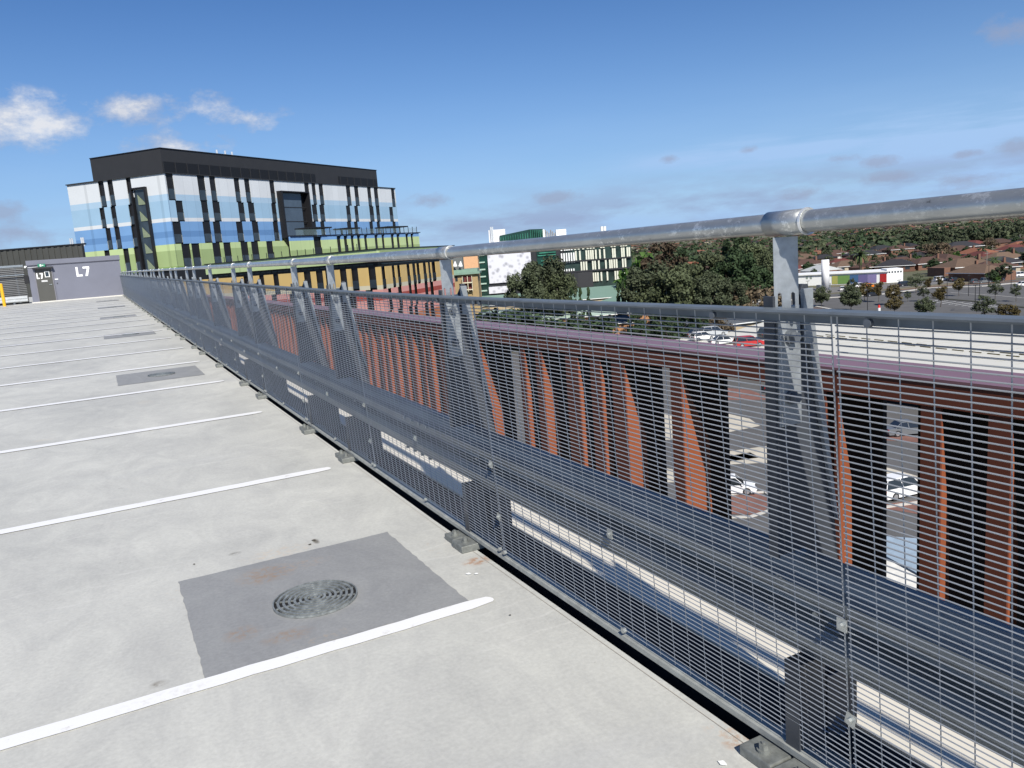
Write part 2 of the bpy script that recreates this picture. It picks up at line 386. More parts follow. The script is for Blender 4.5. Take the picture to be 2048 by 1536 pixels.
# drain patches with ring drains
PATCH = deck_material('drain patch coating', (.285, .289, .290), (.255, .259, .262), rust=False)
PATCHN = deck_material('rust stained drain patch coating', (.285, .289, .290), (.255, .259, .262), rust=False)
def add_rust(m, spots):
    t = m.node_tree; b = t.nodes['Principled BSDF']; src = b.inputs['Base Color'].links[0].from_socket
    g = t.nodes.new('ShaderNodeNewGeometry'); n = t.nodes.new('ShaderNodeTexNoise'); n.inputs['Scale'].default_value = 30; n.inputs['Detail'].default_value = 12; n.inputs['Roughness'].default_value = .75
    t.links.new(g.outputs['Position'], n.inputs['Vector']); cur = src
    for (x, y, rx, ry, col, thr) in spots:
        s1 = t.nodes.new('ShaderNodeVectorMath'); s1.operation = 'SUBTRACT'; t.links.new(g.outputs['Position'], s1.inputs[0]); s1.inputs[1].default_value = (x, y, 0)
        s2 = t.nodes.new('ShaderNodeVectorMath'); s2.operation = 'MULTIPLY'; t.links.new(s1.outputs[0], s2.inputs[0]); s2.inputs[1].default_value = (1 / rx, 1 / ry, 0)
        s3 = t.nodes.new('ShaderNodeVectorMath'); s3.operation = 'LENGTH'; t.links.new(s2.outputs[0], s3.inputs[0])
        a = t.nodes.new('ShaderNodeMath'); a.operation = 'SUBTRACT'; a.inputs[0].default_value = 1.0; a.use_clamp = True; t.links.new(s3.outputs['Value'], a.inputs[1])
        q = t.nodes.new('ShaderNodeMapRange'); q.inputs[1].default_value = thr - .18; q.inputs[2].default_value = thr - .02; q.inputs[4].default_value = .85; t.links.new(n.outputs['Fac'], q.inputs[0])
        k = t.nodes.new('ShaderNodeMath'); k.operation = 'MULTIPLY'; t.links.new(q.outputs[0], k.inputs[0])
        k2 = t.nodes.new('ShaderNodeMath'); k2.operation = 'MULTIPLY'; k2.use_clamp = True; k2.inputs[1].default_value = 1.7; t.links.new(a.outputs[0], k2.inputs[0]); t.links.new(k2.outputs[0], k.inputs[1])
        x = t.nodes.new('ShaderNodeMixRGB'); t.links.new(k.outputs[0], x.inputs[0]); t.links.new(cur, x.inputs[1]); x.inputs[2].default_value = (*col, 1); cur = x.outputs[0]
    t.links.new(cur, b.inputs['Base Color'])
def fl(px, py): p = onz(px, py, 0); return p.x, p.y
add_rust(PATCHN, [(*fl(530, 1150), .16, .14, (.27, .19, .13), .62), (*fl(600, 1130), .18, .08, (.32, .26, .21), .66), (*fl(485, 1268), .09, .08, (.26, .19, .14), .62), (*fl(575, 1272), .12, .07, (.26, .19, .14), .62), (*fl(650, 1275), .14, .06, (.34, .27, .2), .7)])
add_rust(PAINT, [(*fl(1120, 1262), .16, .06, (.45, .36, .28), .6), (*fl(330, 1395), .2, .05, (.60, .58, .54), .66)])
add_rust(DECKM, [(*fl(560, 1105), .22, .10, (.50, .42, .33), .66), (*fl(880, 1095), .13, .16, (.36, .22, .12), .74), (*fl(955, 1122), .09, .06, (.33, .15, .06), .60), (*fl(1480, 1478), .07, .06, (.34, .17, .08), .62), (*fl(1455, 1460), .08, .09, (.46, .34, .24), .7),
                 (*fl(632, 1083), .02, .05, (.12, .11, .09), .50), (*fl(470, 1108), .04, .03, (.14, .13, .11), .62), (*fl(350, 1190), .05, .16, (.46, .38, .30), .72), (*fl(960, 1330), .3, .16, (.58, .56, .53), .78), (*fl(690, 905), .1, .3, (.48, .36, .26), .85), (*fl(160, 790), .5, .4, (.45, .37, .3), .85), (*fl(318, 1368), .04, .03, (.2, .18, .15), .6)])
CAST = mat('cast iron drain', (.25, .27, .27), .45, .35, .4, 40)
HOLE = mat('drain hole', (.01, .01, .012), .9)
def patch(x0, x1, y0, y1, m, jag):
    mb = MB(); pts = []; n = 24
    cs = [(x0, y0), (x1, y0), (x1, y1), (x0, y1)]
    for i in range(4):
        a = cs[i]; b = cs[(i + 1) % 4]
        for k in range(n):
            t = k / n; pts.append((a[0] + (b[0] - a[0]) * t + random.uniform(-jag, jag), a[1] + (b[1] - a[1]) * t + random.uniform(-jag, jag)))
    mb.face([(p[0], p[1], zg(p[1]) + .002 + max(0, y0 - 5) * .0002) for p in pts]); return structure(mb, 'drain_patch', m)
def ring_drain(x, y, label, r=.178):
    z = zg(y); t = empty('floor_drain', (x, y, z + .0035 + max(0, y - 5) * .0002)); tag(t, label, 'drain', 'ring drains set in the deck')
    mb = MB(); seg = 56
    def ring(r0, r1, z0, z1):
        for i in range(seg):
            a = 2 * math.pi * i / seg; b = 2 * math.pi * (i + 1) / seg
            def P(rr, an, zz): return (rr * math.cos(an), rr * math.sin(an), zz)
            mb.face([P(r0, a, z1), P(r1, a, z1), P(r1, b, z1), P(r0, b, z1)]); mb.face([P(r1, a, z0), P(r1, b, z0), P(r1, b, z1), P(r1, a, z1)]); mb.face([P(r0, b, z0), P(r0, a, z0), P(r0, a, z1), P(r0, b, z1)])
    k = 0; rr = .012
    while rr < r - .004:
        ring(rr, rr + .011, .001, .011); rr += .0238; k += 1
    for i in range(14):
        a = 2 * math.pi * i / 14 + .06; c, s_ = math.cos(a), math.sin(a); M = Matrix.Rotation(a, 4, 'Z')
        mb.box(.03 if i % 2 else .09, r - .005, -.0035, .0035, .001, .0065, M=M)
    mb.build('grate', CAST, t, local=True)
    mb = MB(); seg = 56
    for i in range(seg):
        a = 2 * math.pi * i / seg; b = 2 * math.pi * (i + 1) / seg
        for r0, r1, z0, z1 in ((r, r + .006, .004, .010),):
            P = lambda q, an, zz: (q * math.cos(an), q * math.sin(an), zz)
            mb.face([P(r0, a, z1), P(r1, a, z1), P(r1, b, z1), P(r0, b, z1)]); mb.face([P(r1, a, 0), P(r1, b, 0), P(r1, b, z1), P(r1, a, z1)]); mb.face([P(r0, b, 0), P(r0, a, 0), P(r0, a, z1), P(r0, b, z1)])
    mb.build('rim', CAST, t, local=True)
    mb = MB(); mb.face([(r * math.cos(2 * math.pi * i / 40), r * math.sin(2 * math.pi * i / 40), .0006) for i in range(40)]); mb.build('sump', HOLE, t, local=True)
    return t
dl = ['round ring drain in the large grey patch beside the nearest bay line', 'second ring drain from the camera, in the grey patch past the third bay line', 'third ring drain from the camera, small in its grey strip',
      'fourth ring drain from the camera, in a distant grey strip', 'fifth ring drain, far off towards the L7 wall', 'farthest ring drain, nearest the L7 wall']
for i, (x0, x1, y0, y1) in enumerate([(.148, 1.206, 2.93, 3.99), (.075, 1.172, 11.66, 12.9), (.0, 1.1, 20.3, 21.6), (-.02, 1.08, 29.2, 30.5), (-.05, 1.02, 38.2, 39.5), (-.08, 1.0, 47.2, 48.5)]):
    patch(x0, x1, y0, y1, PATCHN if i == 0 else PATCH, .004)
    ring_drain(.66 if i == 0 else (x0 + x1) / 2 + .03, 3.36 if i == 0 else (y0 + y1) / 2, dl[i])
# blobs of white paint and a few dark scraps on the floor
for (px, py, r, c) in ((937, 1149, .012, 0), (953, 1149, .009, 0), (1445, 1528, .012, 0), (628, 1082, .012, 1), (620, 1090, .009, 1), (388, 1130, .006, 1), (1020, 1232, .005, 1)):
    p = onz(px, py, 0); mb = MB(); mb.face([(p.x + r * random.uniform(.6, 1.3) * math.cos(a * .7), p.y + r * random.uniform(.6, 1.5) * math.sin(a * .7), .005) for a in range(9)]); structure(mb, 'floor_speck', WHITE if c == 0 else mat('dirt scrap', (.09, .08, .06), .9))

# ================================================================== CRASH BARRIER (posts, W beam, hand tube)
PY = [1.43, 3.57, 5.70, 6.88, 9.05, 10.2, 12.4, 14.5, 15.7, 17.9, 19.1, 21.3, 22.5, 24.7, 25.9, 28.1, 29.3, 31.5, 32.7, 34.9, 36.1, 38.3, 39.5, 41.7, 42.9, 45.1, 46.3, 48.5, 49.7, 51.9, 53.1, 55.2]
barrier = empty('crash_barrier', (1.6, 0, 0)); tag(barrier, 'galvanised crash barrier with tapered posts, W beam and round hand tube', 'crash barrier')
GP = mat('galvanised post plate', (.20, .22, .24), .45, .4, .18, 9, .04)
def bpart(fn, name, m, y, parent, loc=True, **k):
    mb = MB(); fn(mb); return mb
SLATEP = mat('dark slate post steel', (.060, .066, .078), .5, .3, .18, 9, .04)
def post_mesh():     # local origin: deck level at the post's line, x measured from world x=0
    mb = MB()
    # web plate facing the camera: tapered, outer edge leaning away
    prof = [(1.775, -.02), (1.748, .28), (1.705, .70), (1.655, 1.04), (1.618, 1.31), (1.600, 1.31), (1.565, 1.245), (1.488, 1.245), (1.488, .60), (1.606, .60), (1.606, -.02)]
    mb.extr([(x, .028, z) for x, z in prof], (0, .008, 0))
    # outer flange following the slope
    o = [(1.775, -.02), (1.748, .28), (1.705, .70), (1.655, 1.04), (1.618, 1.31)]
    for (xa, za), (xb, zb) in zip(o[:-1], o[1:]):
        wa = .052 * (1.0 if za > .3 else 1.1)
        mb.hexa([(xa - .012, .037, za), (xa, .037, za), (xa, .075, za), (xa - .012, .075, za), (xb - .012, .037, zb), (xb, .037, zb), (xb, .075, zb), (xb - .012, .075, zb)])
    # near flange
    mb.box(1.479, 1.487, .012, .045, .60, 1.29)
    # lower spacer channel and the hanger plate below the beam
    mb.box(1.50, 1.60, -.03, .02, .05, .31); mb.box(1.64, 1.76, -.002, .006, .03, .22)
    return mb
def sleeve_mesh():
    mb = MB(); mb.box(1.490, 1.566, .006, .020, .955, 1.262); mb.box(1.583, 1.618, .010, .020, 1.16, 1.300); return mb
def strip_mesh():
    mb = MB(); o = [(1.712, .66), (1.705, .70), (1.655, 1.04), (1.618, 1.295)]; wd_ = [.004, .010, .024, .032]
    for k in range(3):
        (xa, za), (xb, zb) = o[k], o[k + 1]; fa, fb = wd_[k], wd_[k + 1]
        mb.hexa([(xa - fa, .016, za), (xa - .001, .016, za), (xa - .001, .0275, za), (xa - fa, .0275, za), (xb - fb, .016, zb), (xb - .001, .016, zb), (xb - .001, .0275, zb), (xb - fb, .0275, zb)])
    return mb
def slotted_bar():   # flat bar carrying the tube, set askew, with two open slots near its foot
    mb = MB(); M = Matrix.Translation(Vector((1.512, .0, 0))) @ Matrix.Rotation(R_(-46), 4, 'Z'); x0, x1 = -.029, .029; y0, y1 = -.004, .004; z0, z1 = 1.235, 1.434; s0, s1 = 1.250, 1.298
    a1, a2, b1, b2 = x0 + .009, x0 + .018, x1 - .018, x1 - .009
    pl = [(x0, z0), (a1, z0), (a1, s1 - .004), ((a1 + a2) / 2, s1), (a2, s1 - .004), (a2, z0), (b1, z0), (b1, s1 - .004), ((b1 + b2) / 2, s1), (b2, s1 - .004), (b2, z0), (x1, z0), (x1, z1), (x0, z1)]
    mb.extr([M @ Vector((x, y0, z)) for x, z in pl], M.to_3x3() @ Vector((0, y1 - y0, 0)))
    return mb
def foot_mesh():
    mb = MB()
    mb.box(1.405, 1.60, -.135, -.012, .0, .036); mb.box(1.418, 1.60, -.002, .115, .0, .032); return mb
def bolts_mesh():
    mb = MB()
    for y in (-.075, .055):
        mb.tube((1.452, y, .03), (1.452, y, .040), .019, n=16); mb.tube((1.452, y, .040), (1.452, y, .055), .014, n=6); mb.tube((1.452, y, .055), (1.452, y, .060), .006, n=8)
    return mb
def webbolts():
    mb = MB()
    for z in (1.185, 1.03): mb.tube((1.528, .005, z), (1.528, -.002, z), .019, n=16); mb.tube((1.528, -.002, z), (1.528, -.020, z), .013, n=6)
    return mb
def collar_mesh():
    mb = MB(); n = 28; y0, y1 = -.075, .045; cx, cz, r = 1.515, 1.467, .0315; R2 = .0308
    mb.tube((cx, -.062, cz), (cx, .052, cz), R2, n=28); return mb
def collar_ring():
    mb = MB(); n = 32; cx, cz = 1.515, 1.467; rs = [(.0308, -.062), (.0332, -.066), (.0318, -.071), (.0268, -.069)]
    for k in range(len(rs) - 1):
        for i in range(n):
            a, b = 2 * math.pi * i / n, 2 * math.pi * (i + 1) / n
            P = lambda q, an: (cx + q[0] * math.cos(an), q[1], cz + q[0] * math.sin(an))
            mb.face([P(rs[k], a), P(rs[k + 1], a), P(rs[k + 1], b), P(rs[k], b)])
    return mb
protos = None
RINGM = mat('bright weld ring', (.75, .76, .76), .3, .6, .08, 20)
BAR = mat('galvanised flat bar', (.33, .355, .375), .38, .45, .25, 22, .06)
FOOT = mat('galvanised foot block', (.20, .21, .20), .55, .35, .3, 30, .1)
P0 = None
for i, y in enumerate(PY):
    off = Matrix.Translation(Vector((-1.6, y, zg(y))))
    if i == 0:
        p = post_mesh().build('post', SLATEP, None, local=True, bevel=.0012)
        subs = [slotted_bar().build('tube_bracket', BAR, p, local=True, bevel=.001), foot_mesh().build('foot_block', FOOT, p, local=True, bevel=.004, each=0.002), bolts_mesh().build('anchor_bolt', FOOT, p, local=True, each=0.002), webbolts().build('plate_bolt', GALVD, p, local=True, each=0.002),
                collar_mesh().build('tube_collar', TUBE, p, local=True, smooth=False), collar_ring().build('collar_ring', RINGM, p, local=True, smooth=True), sleeve_mesh().build('sleeve_plate', BAR, p, local=True, each=.001, bevel=.001), strip_mesh().build('edge_strip', BAR, p, local=True, each=.001)]
        for pl in subs[4].data.polygons: pl.use_smooth = len(pl.vertices) == 4
        P0 = p; q = p
    else: q = copy_tree(P0)
    q.parent = barrier; q.matrix_basis = off
# tube sections between collars
allY = [-2.2] + PY
for a, b in zip(allY[:-1], allY[1:]):
    mb = MB(); mb.tube((1.515, a + .01, 1.467 + zg(a)), (1.515, b + .01, 1.467 + zg(b)), .0262, n=36, cap=False); mb.build('hand_tube', TUBE, barrier, smooth=True)
# W beam
BEAM = mat('galvanised w beam', (.25, .265, .265), .45, .45, .2, 5, .03, stretch=(1, .3, 1))
prof = [(1.635, .595), (1.615, .588), (1.600, .572), (1.585, .540), (1.562, .520), (1.560, .490), (1.585, .462), (1.628, .448), (1.634, .432), (1.628, .416), (1.585, .402), (1.560, .374), (1.562, .344), (1.585, .324), (1.600, .292), (1.615, .276), (1.635, .270)]
prof = [(x - .034, .592 - (.595 - z) * .93) for x, z in prof]
for a in range(-4, 56, 4):
    mb = MB(); b = a + 4
    for t0, t1 in ((0, 0), (.003, .003)):
        for (xa, za), (xb, zb) in zip(prof[:-1], prof[1:]):
            f = [(xa + t0, a, za + zg(a)), (xb + t0, a, zb + zg(a)), (xb + t0, b, zb + zg(b)), (xa + t0, b, za + zg(b))]
            mb.face(f if not t0 else f[::-1])
    o = mb.build('w_beam', BEAM, barrier, smooth=True)
mb = MB()
for a in range(-4, 56, 4):
    for dy in (.06, .18, .3, .42):
        for z in (.52, .34): mb.tube((1.512, a + dy, z + zg(a)), (1.53, a + dy, z + zg(a)), .009, n=8)
for y in PY:
    for z, yy in ((.425, y - .02),): mb.tube((1.575, yy, z + zg(y)), (1.60, yy, z + zg(y)), .012, n=8)
o = mb.build('splice_bolt', BOLT, barrier); o['kind'] = 'stuff'

# ================================================================== MESH FENCE
fence = empty('mesh_fence', (1.5, 0, 0)); tag(fence, 'steel mesh screen fence of fine horizontal wires standing along the deck edge', 'fence')
XB, XT, ZB, ZT = 1.505, 1.447, .068, 1.252
def fx(z): return XB + (XT - XB) * (z - ZB) / (ZT - ZB)
PANEL = 1.93; Y0 = 1.235 - 3 * PANEL
def panel_mesh():
    mb = MB(); r = .0019; z = ZB + .012; k = 0
    while z < ZT - .006:
        x = fx(z)
        b = len(mb.v); y0, y1 = .006, PANEL - .006; sag = 0
        for y in (y0, y1):
            for dx, dz in ((-r, 0), (0, -r), (r, 0), (0, r)): mb.v.append((x + dx, y, z + dz))
        for i in range(4): mb.f.append((b + i, b + (i + 1) % 4, b + 4 + (i + 1) % 4, b + 4 + i)); mb.m.append(0)
        z += .01495
    n = 25; r = .0017
    for k in range(n + 1):
        y = .008 + (PANEL - .016) * k / n
        if k in (0, n): rr = .0024
        else: rr = r
        xb, xt = XB + .0045, XT + .0045; b = len(mb.v)
        for (x, z) in ((xb, ZB), (xt, ZT)):
            for dx, dy in ((-rr, 0), (0, -rr), (rr, 0), (0, rr)): mb.v.append((x + dx, y + dy, z))
        for i in range(4): mb.f.append((b + i, b + (i + 1) % 4, b + 4 + (i + 1) % 4, b + 4 + i)); mb.m.append(0)
    return mb
def lip_mesh():
    mb = MB(); mb.box(XB - .002, XB + .030, 0, PANEL, .058, .062); mb.box(XB - .012, XB + .030, 0, PANEL, .040, .058); return mb
def top_rail():
    mb = MB(); pr = [(XT - .016, ZT + .006), (XT - .010, ZT + .011), (XT + .040, ZT + .011), (XT + .040, ZT + .006), (XT + .022, ZT + .005), (XT + .022, ZT - .020), (XT + .018, ZT - .020), (XT + .018, ZT + .003), (XT - .010, ZT + .001)]
    mb.extr([(x, 0, z) for x, z in pr], (0, PANEL, 0)); return mb
def clips_mesh():
    mb = MB()
    for y in (.02, PANEL / 2, PANEL - .03):
        x = fx(.085); mb.tube((x - .003, y, .082), (x - .016, y, .082), .010, n=10)
    return mb
def mids_mesh():
    mb = MB()
    for y, z in ((.005, .50), (.995, .44), (-.008, .25)):
        x = fx(z); M = Matrix.Translation(Vector((x - .006, y, z))) @ Matrix.Rotation(.25 if z < .3 else 0, 4, 'X')
        mb.box(-.004, 0, -.014, .014, -.016, .016, M=M); mb.tube((x - .010, y, z), (x - .018, y, z), .007, n=6)
    return mb
def caps_mesh():
    mb = MB()
    for y in (.10, 1.55):
        mb.tube((XT - .003, PANEL - y, ZT - .010), (XT - .014, PANEL - y, ZT - .010), .0095, n=14)
    return mb
# dark foreshortened backs of the posts of the far run: built once, then copied
first = None
np_ = 0
y = Y0
while y < 55.5:
    if first is None:
        pn = panel_mesh().build('mesh_panel', MESHM, None, local=True)
        lip_mesh().build('bottom_lip', mat('zinc lip', (.36, .37, .35), .5, .3, .2, 20), pn, local=True); top_rail().build('top_rail', RAILM, pn, local=True, smooth=False)
        clips_mesh().build('lip_clip', BOLT, pn, local=True, each=0.002); mids_mesh().build('mesh_clip', BOLT, pn, local=True, each=0.002); caps_mesh().build('rail_cap', GALVD, pn, local=True, each=0.002)
        first = pn; q = pn
    else: q = copy_tree(first)
    q.parent = fence
    ang = math.atan2(zg(y + PANEL) - zg(y), PANEL)
    q.matrix_basis = Matrix.Translation(Vector((-1.5, y, zg(y)))) @ Matrix.Rotation(ang, 4, 'X')
    y += PANEL; np_ += 1

# ================================================================== L7 STAIR BUILDING, LOUVRE FENCE, BOLLARD
YW = 56.0; ZW = zg(YW)
PURP = mat('purple grey render', (.155, .163, .205), .7, 0, .05, 1.2)
st = empty('stair_building', (-1, YW + 2, ZW)); tag(st, 'low purple grey stair building marked L7 at the end of the deck', 'building')
mb = MB(); mb.box(-3.47, 1.56, YW, YW + 4.5, ZW - .3, 3.08); mb.build('wall', PURP, st)
mb = MB(); mb.box(-3.50, 1.60, YW - .05, YW + 4.55, 2.82, 3.10)
mb.box(-3.50, 1.60, YW - .055, YW - .051, 2.79, 2.815, 1); mb.build('parapet', [PURP, mat('reveal line', (.06, .06, .08), .8)], st)
mb = MB(); mb.box(-3.52, 1.52, YW - .12, YW - .005, ZW - .1, ZW + .055); mb.build('base_kerb', CONC2, st)
DOORM = mat('dark olive door', (.075, .075, .068), .5, 0, .06, 2)
a = ony(66, 537, YW); b = ony(110, 600, YW)
dx0, dx1, dz1 = -3.10, -2.24, 2.57
mb = MB(); mb.box(dx0, dx1, YW - .04, YW - .001, ZW + .02, dz1); door = mb.build('door', DOORM, st)
mb = MB(); mb.box(dx0 - .06, dx0 - .002, YW - .06, YW - .001, ZW + .02, dz1 + .06); mb.box(dx1 + .002, dx1 + .06, YW - .06, YW - .001, ZW + .02, dz1 + .06); mb.box(dx0 - .002, dx1 + .002, YW - .06, YW - .001, dz1 + .002, dz1 + .06); mb.build('door_frame', mat('frame grey', (.17, .17, .20), .6), st)
mb = MB(); mb.box(dx0 - .12, dx1 + .12, YW - .30, YW - .062, dz1 + .03, dz1 + .10); mb.build('door_canopy', mat('canopy', (.03, .03, .035), .6), st)
mb = MB(); wx0, wx1, wz0, wz1 = -2.62, -2.36, 2.05, 2.40
for q in ((wx0, wx0 + .04, wz0, wz1), (wx1 - .04, wx1, wz0, wz1), (wx0 + .04, wx1 - .04, wz0, wz0 + .04), (wx0 + .04, wx1 - .04, wz1 - .04, wz1)): mb.box(q[0], q[1], YW - .055, YW - .042, q[2], q[3])
mb.build('window_frame', WHITE, door); mb = MB(); mb.box(wx0 + .04, wx1 - .04, YW - .048, YW - .042, wz0 + .04, wz1 - .04); mb.build('window_pane', GLASS, door)
mb = MB(); mb.tube((-2.34, YW - .07, 1.60), (-2.34, YW - .042, 1.60), .03, n=10); mb.box(-2.46, -2.33, YW - .085, YW - .07, 1.59, 1.615); mb.build('handle', BOLT, door)
mb = MB(); mb.box(-2.84, -2.52, YW - .046, YW - .042, 1.78, 1.88); mb.build('door_notice', mat('grey notice', (.55, .55, .55), .6), door)
mb = MB(); mb.box(-2.13, -1.95, YW - .01, YW - .001, 1.86, 1.92); mb.build('door_sign', WHITE, st)
mb = MB(); mb.tube((-2.03, YW - .03, 1.64), (-2.03, YW, 1.64), .035, n=12); mb.build('door_switch', mat('switch', (.05, .05, .06), .5), st)
mb = MB(); mb.box(-2.90, -2.50, YW - .22, YW - .12, 2.68, 2.86); ex = mb.build('exit_sign', mat('exit green', (.03, .22, .13), .5), st)
mb = MB()   # running figure, arrow and door on the exit sign
mb.box(-2.79, -2.70, YW - .226, YW - .2205, 2.71, 2.83); mb.box(-2.665, -2.63, YW - .226, YW - .2205, 2.74, 2.80); mb.box(-2.63, -2.56, YW - .226, YW - .2205, 2.76, 2.78); mb.build('exit_symbol', mat('sign white', (.8, .85, .8), .5), ex, each=0.001)
mb = MB(); mb.tube((-3.56, YW - .25, 2.72), (-3.56, YW - .1, 2.76), .05, n=10); mb.box(-3.6, -3.47, YW - .12, YW - .05, 2.74, 2.8); mb.tube((-3.5, YW - .03, 2.68), (-2.9, YW - .03, 2.70), .012, n=6); mb.build('wall_lamp', WHITE, st)
def letters(x, z, h, wch, y, parent, th=.008):
    mb = MB(); s = h * .2
    mb.box(x, x + s, y - th, y, z, z + h); mb.box(x + s, x + wch * .92, y - th, y, z, z + s)           # L
    x2 = x + wch * 1.08
    mb.box(x2, x2 + wch, y - th, y, z + h - s, z + h)                                                    # 7
    mb.extr([(x2 + wch - s * 1.15, y - th, z + h - s), (x2 + wch, y - th, z + h - s), (x2 + wch * .42 + s * .6, y - th, z), (x2 + wch * .42 - s * .55, y - th, z)], (0, th, 0))
    return mb.build('letters', mat('letter white', (.85, .85, .85), .5), parent, each=0.05)
q0 = ony(147, 533, YW); q1 = ony(178, 552, YW)
letters(-.93, 1.95, .58, .36, YW - .002, st)
letters(-3.06, 1.98, .34, .165, YW - .042, door)

SLAT = mat('grey louvre slat', (.17, .175, .18), .6, .2, .1, 3)
lf = empty('louvre_fence', (-12, YW + .6, ZW)); tag(lf, 'grey horizontal louvre fence left of the stair building at the far deck edge', 'fence')
mb = MB(); z = ZW + .15
while z < 2.9: mb.box(-33, -3.7, YW + .5, YW + .54, z, z + .055); z += .105
mb.build('slats', SLAT, lf)
mb = MB(); mb.box(-33, -3.7, YW + .46, YW + .50, 2.78, 2.90); mb.box(-33, -3.7, YW + .3, YW + .34, 2.28, 2.34); mb.build('handrail', GALV, lf, each=0.01)
mb = MB(); mb.box(-33, -3.7, YW + .62, YW + .66, ZW - .2, 2.6); mb.build('backing', mat('dark backing', (.05, .05, .055), .8), lf)
for x in [-4.2 - 2.4 * i for i in range(12)]: mb = MB(); mb.box(x, x + .09, YW + .541, YW + .60, ZW, 2.9); mb.build('post', GALVD, lf)
gr = empty('guard_rail', (-10, YW + .1, ZW)); tag(gr, 'short pale steel guard rail in front of the far louvre fence', 'guard rail')
mb = MB()
for (za, zb, ya, yb) in ((1.02, .96, .1, .02), (.96, .90, .02, .02), (.90, .84, .02, .1), (.84, .78, .1, .02), (.78, .72, .02, .02), (.72, .66, .02, .1)):
    mb.hexa([(-33, YW + ya, za + ZW * .0 + .02), (-3.72, YW + ya, za + .02), (-3.72, YW + ya + .01, za + .02), (-33, YW + ya + .01, za + .02), (-33, YW + yb, zb + .02), (-3.72, YW + yb, zb + .02), (-3.72, YW + yb + .01, zb + .02), (-33, YW + yb + .01, zb + .02)])
mb.build('beam', mat('pale rail', (.55, .57, .58), .4, .3, .1, 4), gr)
for x in [-4.5 - 2 * i for i in range(14)]: mb = MB(); mb.box(x, x + .1, YW + .12, YW + .2, ZW, 1.0); mb.build('rail_post', GALVD, gr)
pb = ony(8.5, 607, 54.2)
mb = MB(); bx = pb.x; mb.tube((bx, 54.2, zg(54)), (bx, 54.2, 1.82), .085, n=16); mb.tube((bx, 54.2, 1.82), (bx, 54.2, 1.86), .085, .04, n=16)
yb_ = mb.build('bollard', mat('yellow paint', (.80, .42, .02), .5, 0, .06, 3)); tag(yb_, 'yellow round bollard standing before the louvre fence at the far left', 'bollard')
# black box on the left flank
mb = MB(); mb.box(-3.72, -3.48, YW - .12, YW + .1, 1.75, 2.25); o = mb.build('cabinet', mat('black box', (.012, .012, .014), .5), st)

# ================================================================== FACE HELPER FOR BUILDINGS
class Face:
    def __init__(s, P0, P1, z0=0):
        s.o = Vector((P0[0], P0[1], 0)); d = Vector((P1[0] - P0[0], P1[1] - P0[1], 0)); s.L = d.length; s.d = d.normalized()
        s.n = Vector((s.d.y, -s.d.x, 0))
        if s.n.dot(Vector((0, 0, 0)) - s.o) < 0: s.n = -s.n     # outward = towards the camera's side
    def uv(s, px, py):
        v = Vector(ray(px, py)); E = Vector((0, 0, EYE)); t = (s.o - E).dot(s.n) / v.dot(s.n); Q = E + v * t
        return (Q - s.o).dot(s.d), Q.z
    def u(s, px, py): return s.uv(px, py)[0]
    def z(s, px, py): return s.uv(px, py)[1]
    def P(s, u, z, d=0): q = s.o + s.d * u + s.n * d; return Vector((q.x, q.y, z))
    def box(s, mb, u0, u1, z0, z1, d0, d1, mi=0):
        mb.hexa([s.P(u0, z0, d1), s.P(u1, z0, d1), s.P(u1, z0, d0), s.P(u0, z0, d0), s.P(u0, z1, d1), s.P(u1, z1, d1), s.P(u1, z1, d0), s.P(u0, z1, d0)], mi)

def clad(face, parent, u0, u1, zt, zb, gaps, bands, th=.14, seams=True):
    """cladding between window slots; bands = [(z_top, z_bottom, material index)]"""
    us = sorted(gaps); cur = u0; spans = []
    for a, b in us:
        if a > cur: spans.append((cur, a))
        cur = max(cur, b)
    if cur < u1: spans.append((cur, u1))
    out = Multi()
    for (a, b) in spans:
        mb = MB()
        for (t_, b_, mi) in bands: face.box(mb, a, b, b_ - .003, t_ - .003, 0, th, mi)
        out.l.append(mb)
    return out, spans
class Multi:
    def __init__(s): s.l = []
    def build(s, name, m, parent):
        o = None
        for mb in s.l: o = mb.build(name, m, parent)
        return o

# ---- colours of the hospital tower
TW = mat('tower off white', (.60, .63, .66), .55, 0, .035, .25)
TPB = mat('tower pale blue', (.36, .50, .64), .55, 0, .035, .25)
TLB = mat('tower light blue', (.295, .45, .60), .55, 0, .04, .25)
TMB = mat('tower mid blue', (.165, .315, .56), .55, 0, .05, .25)
TDB = mat('tower deep blue', (.115, .235, .45), .55, 0, .05, .25)
TLG = mat('tower pale green', (.45, .56, .28), .55, 0, .05, .25)
TMG = mat('tower mid green', (.31, .40, .18), .55, 0, .05, .25)
TDG = mat('tower deep green', (.22, .32, .10), .55, 0, .05, .25)
YEL = mat('podium ochre', (.60, .42, .16), .6, 0, .06, .3); CRM = mat('podium cream', (.58, .54, .40), .6, 0, .05, .3)
PNK = mat('podium pink', (.66, .31, .27), .6, 0, .05, .3); REDS = mat('podium red stripe', (.36, .07, .05), .6, 0, .05, .3); ORG = mat('podium orange', (.48, .17, .075), .6, 0, .08, .3)
PENT = mat('charcoal metal cladding', (.033, .033, .035), .5, .1, .06, .6); LOUV = mat('black louvre', (.010, .010, .011), .5)
TM = [TW, TPB, TLB, TMB, TDB, TLG, TMG, TDG]

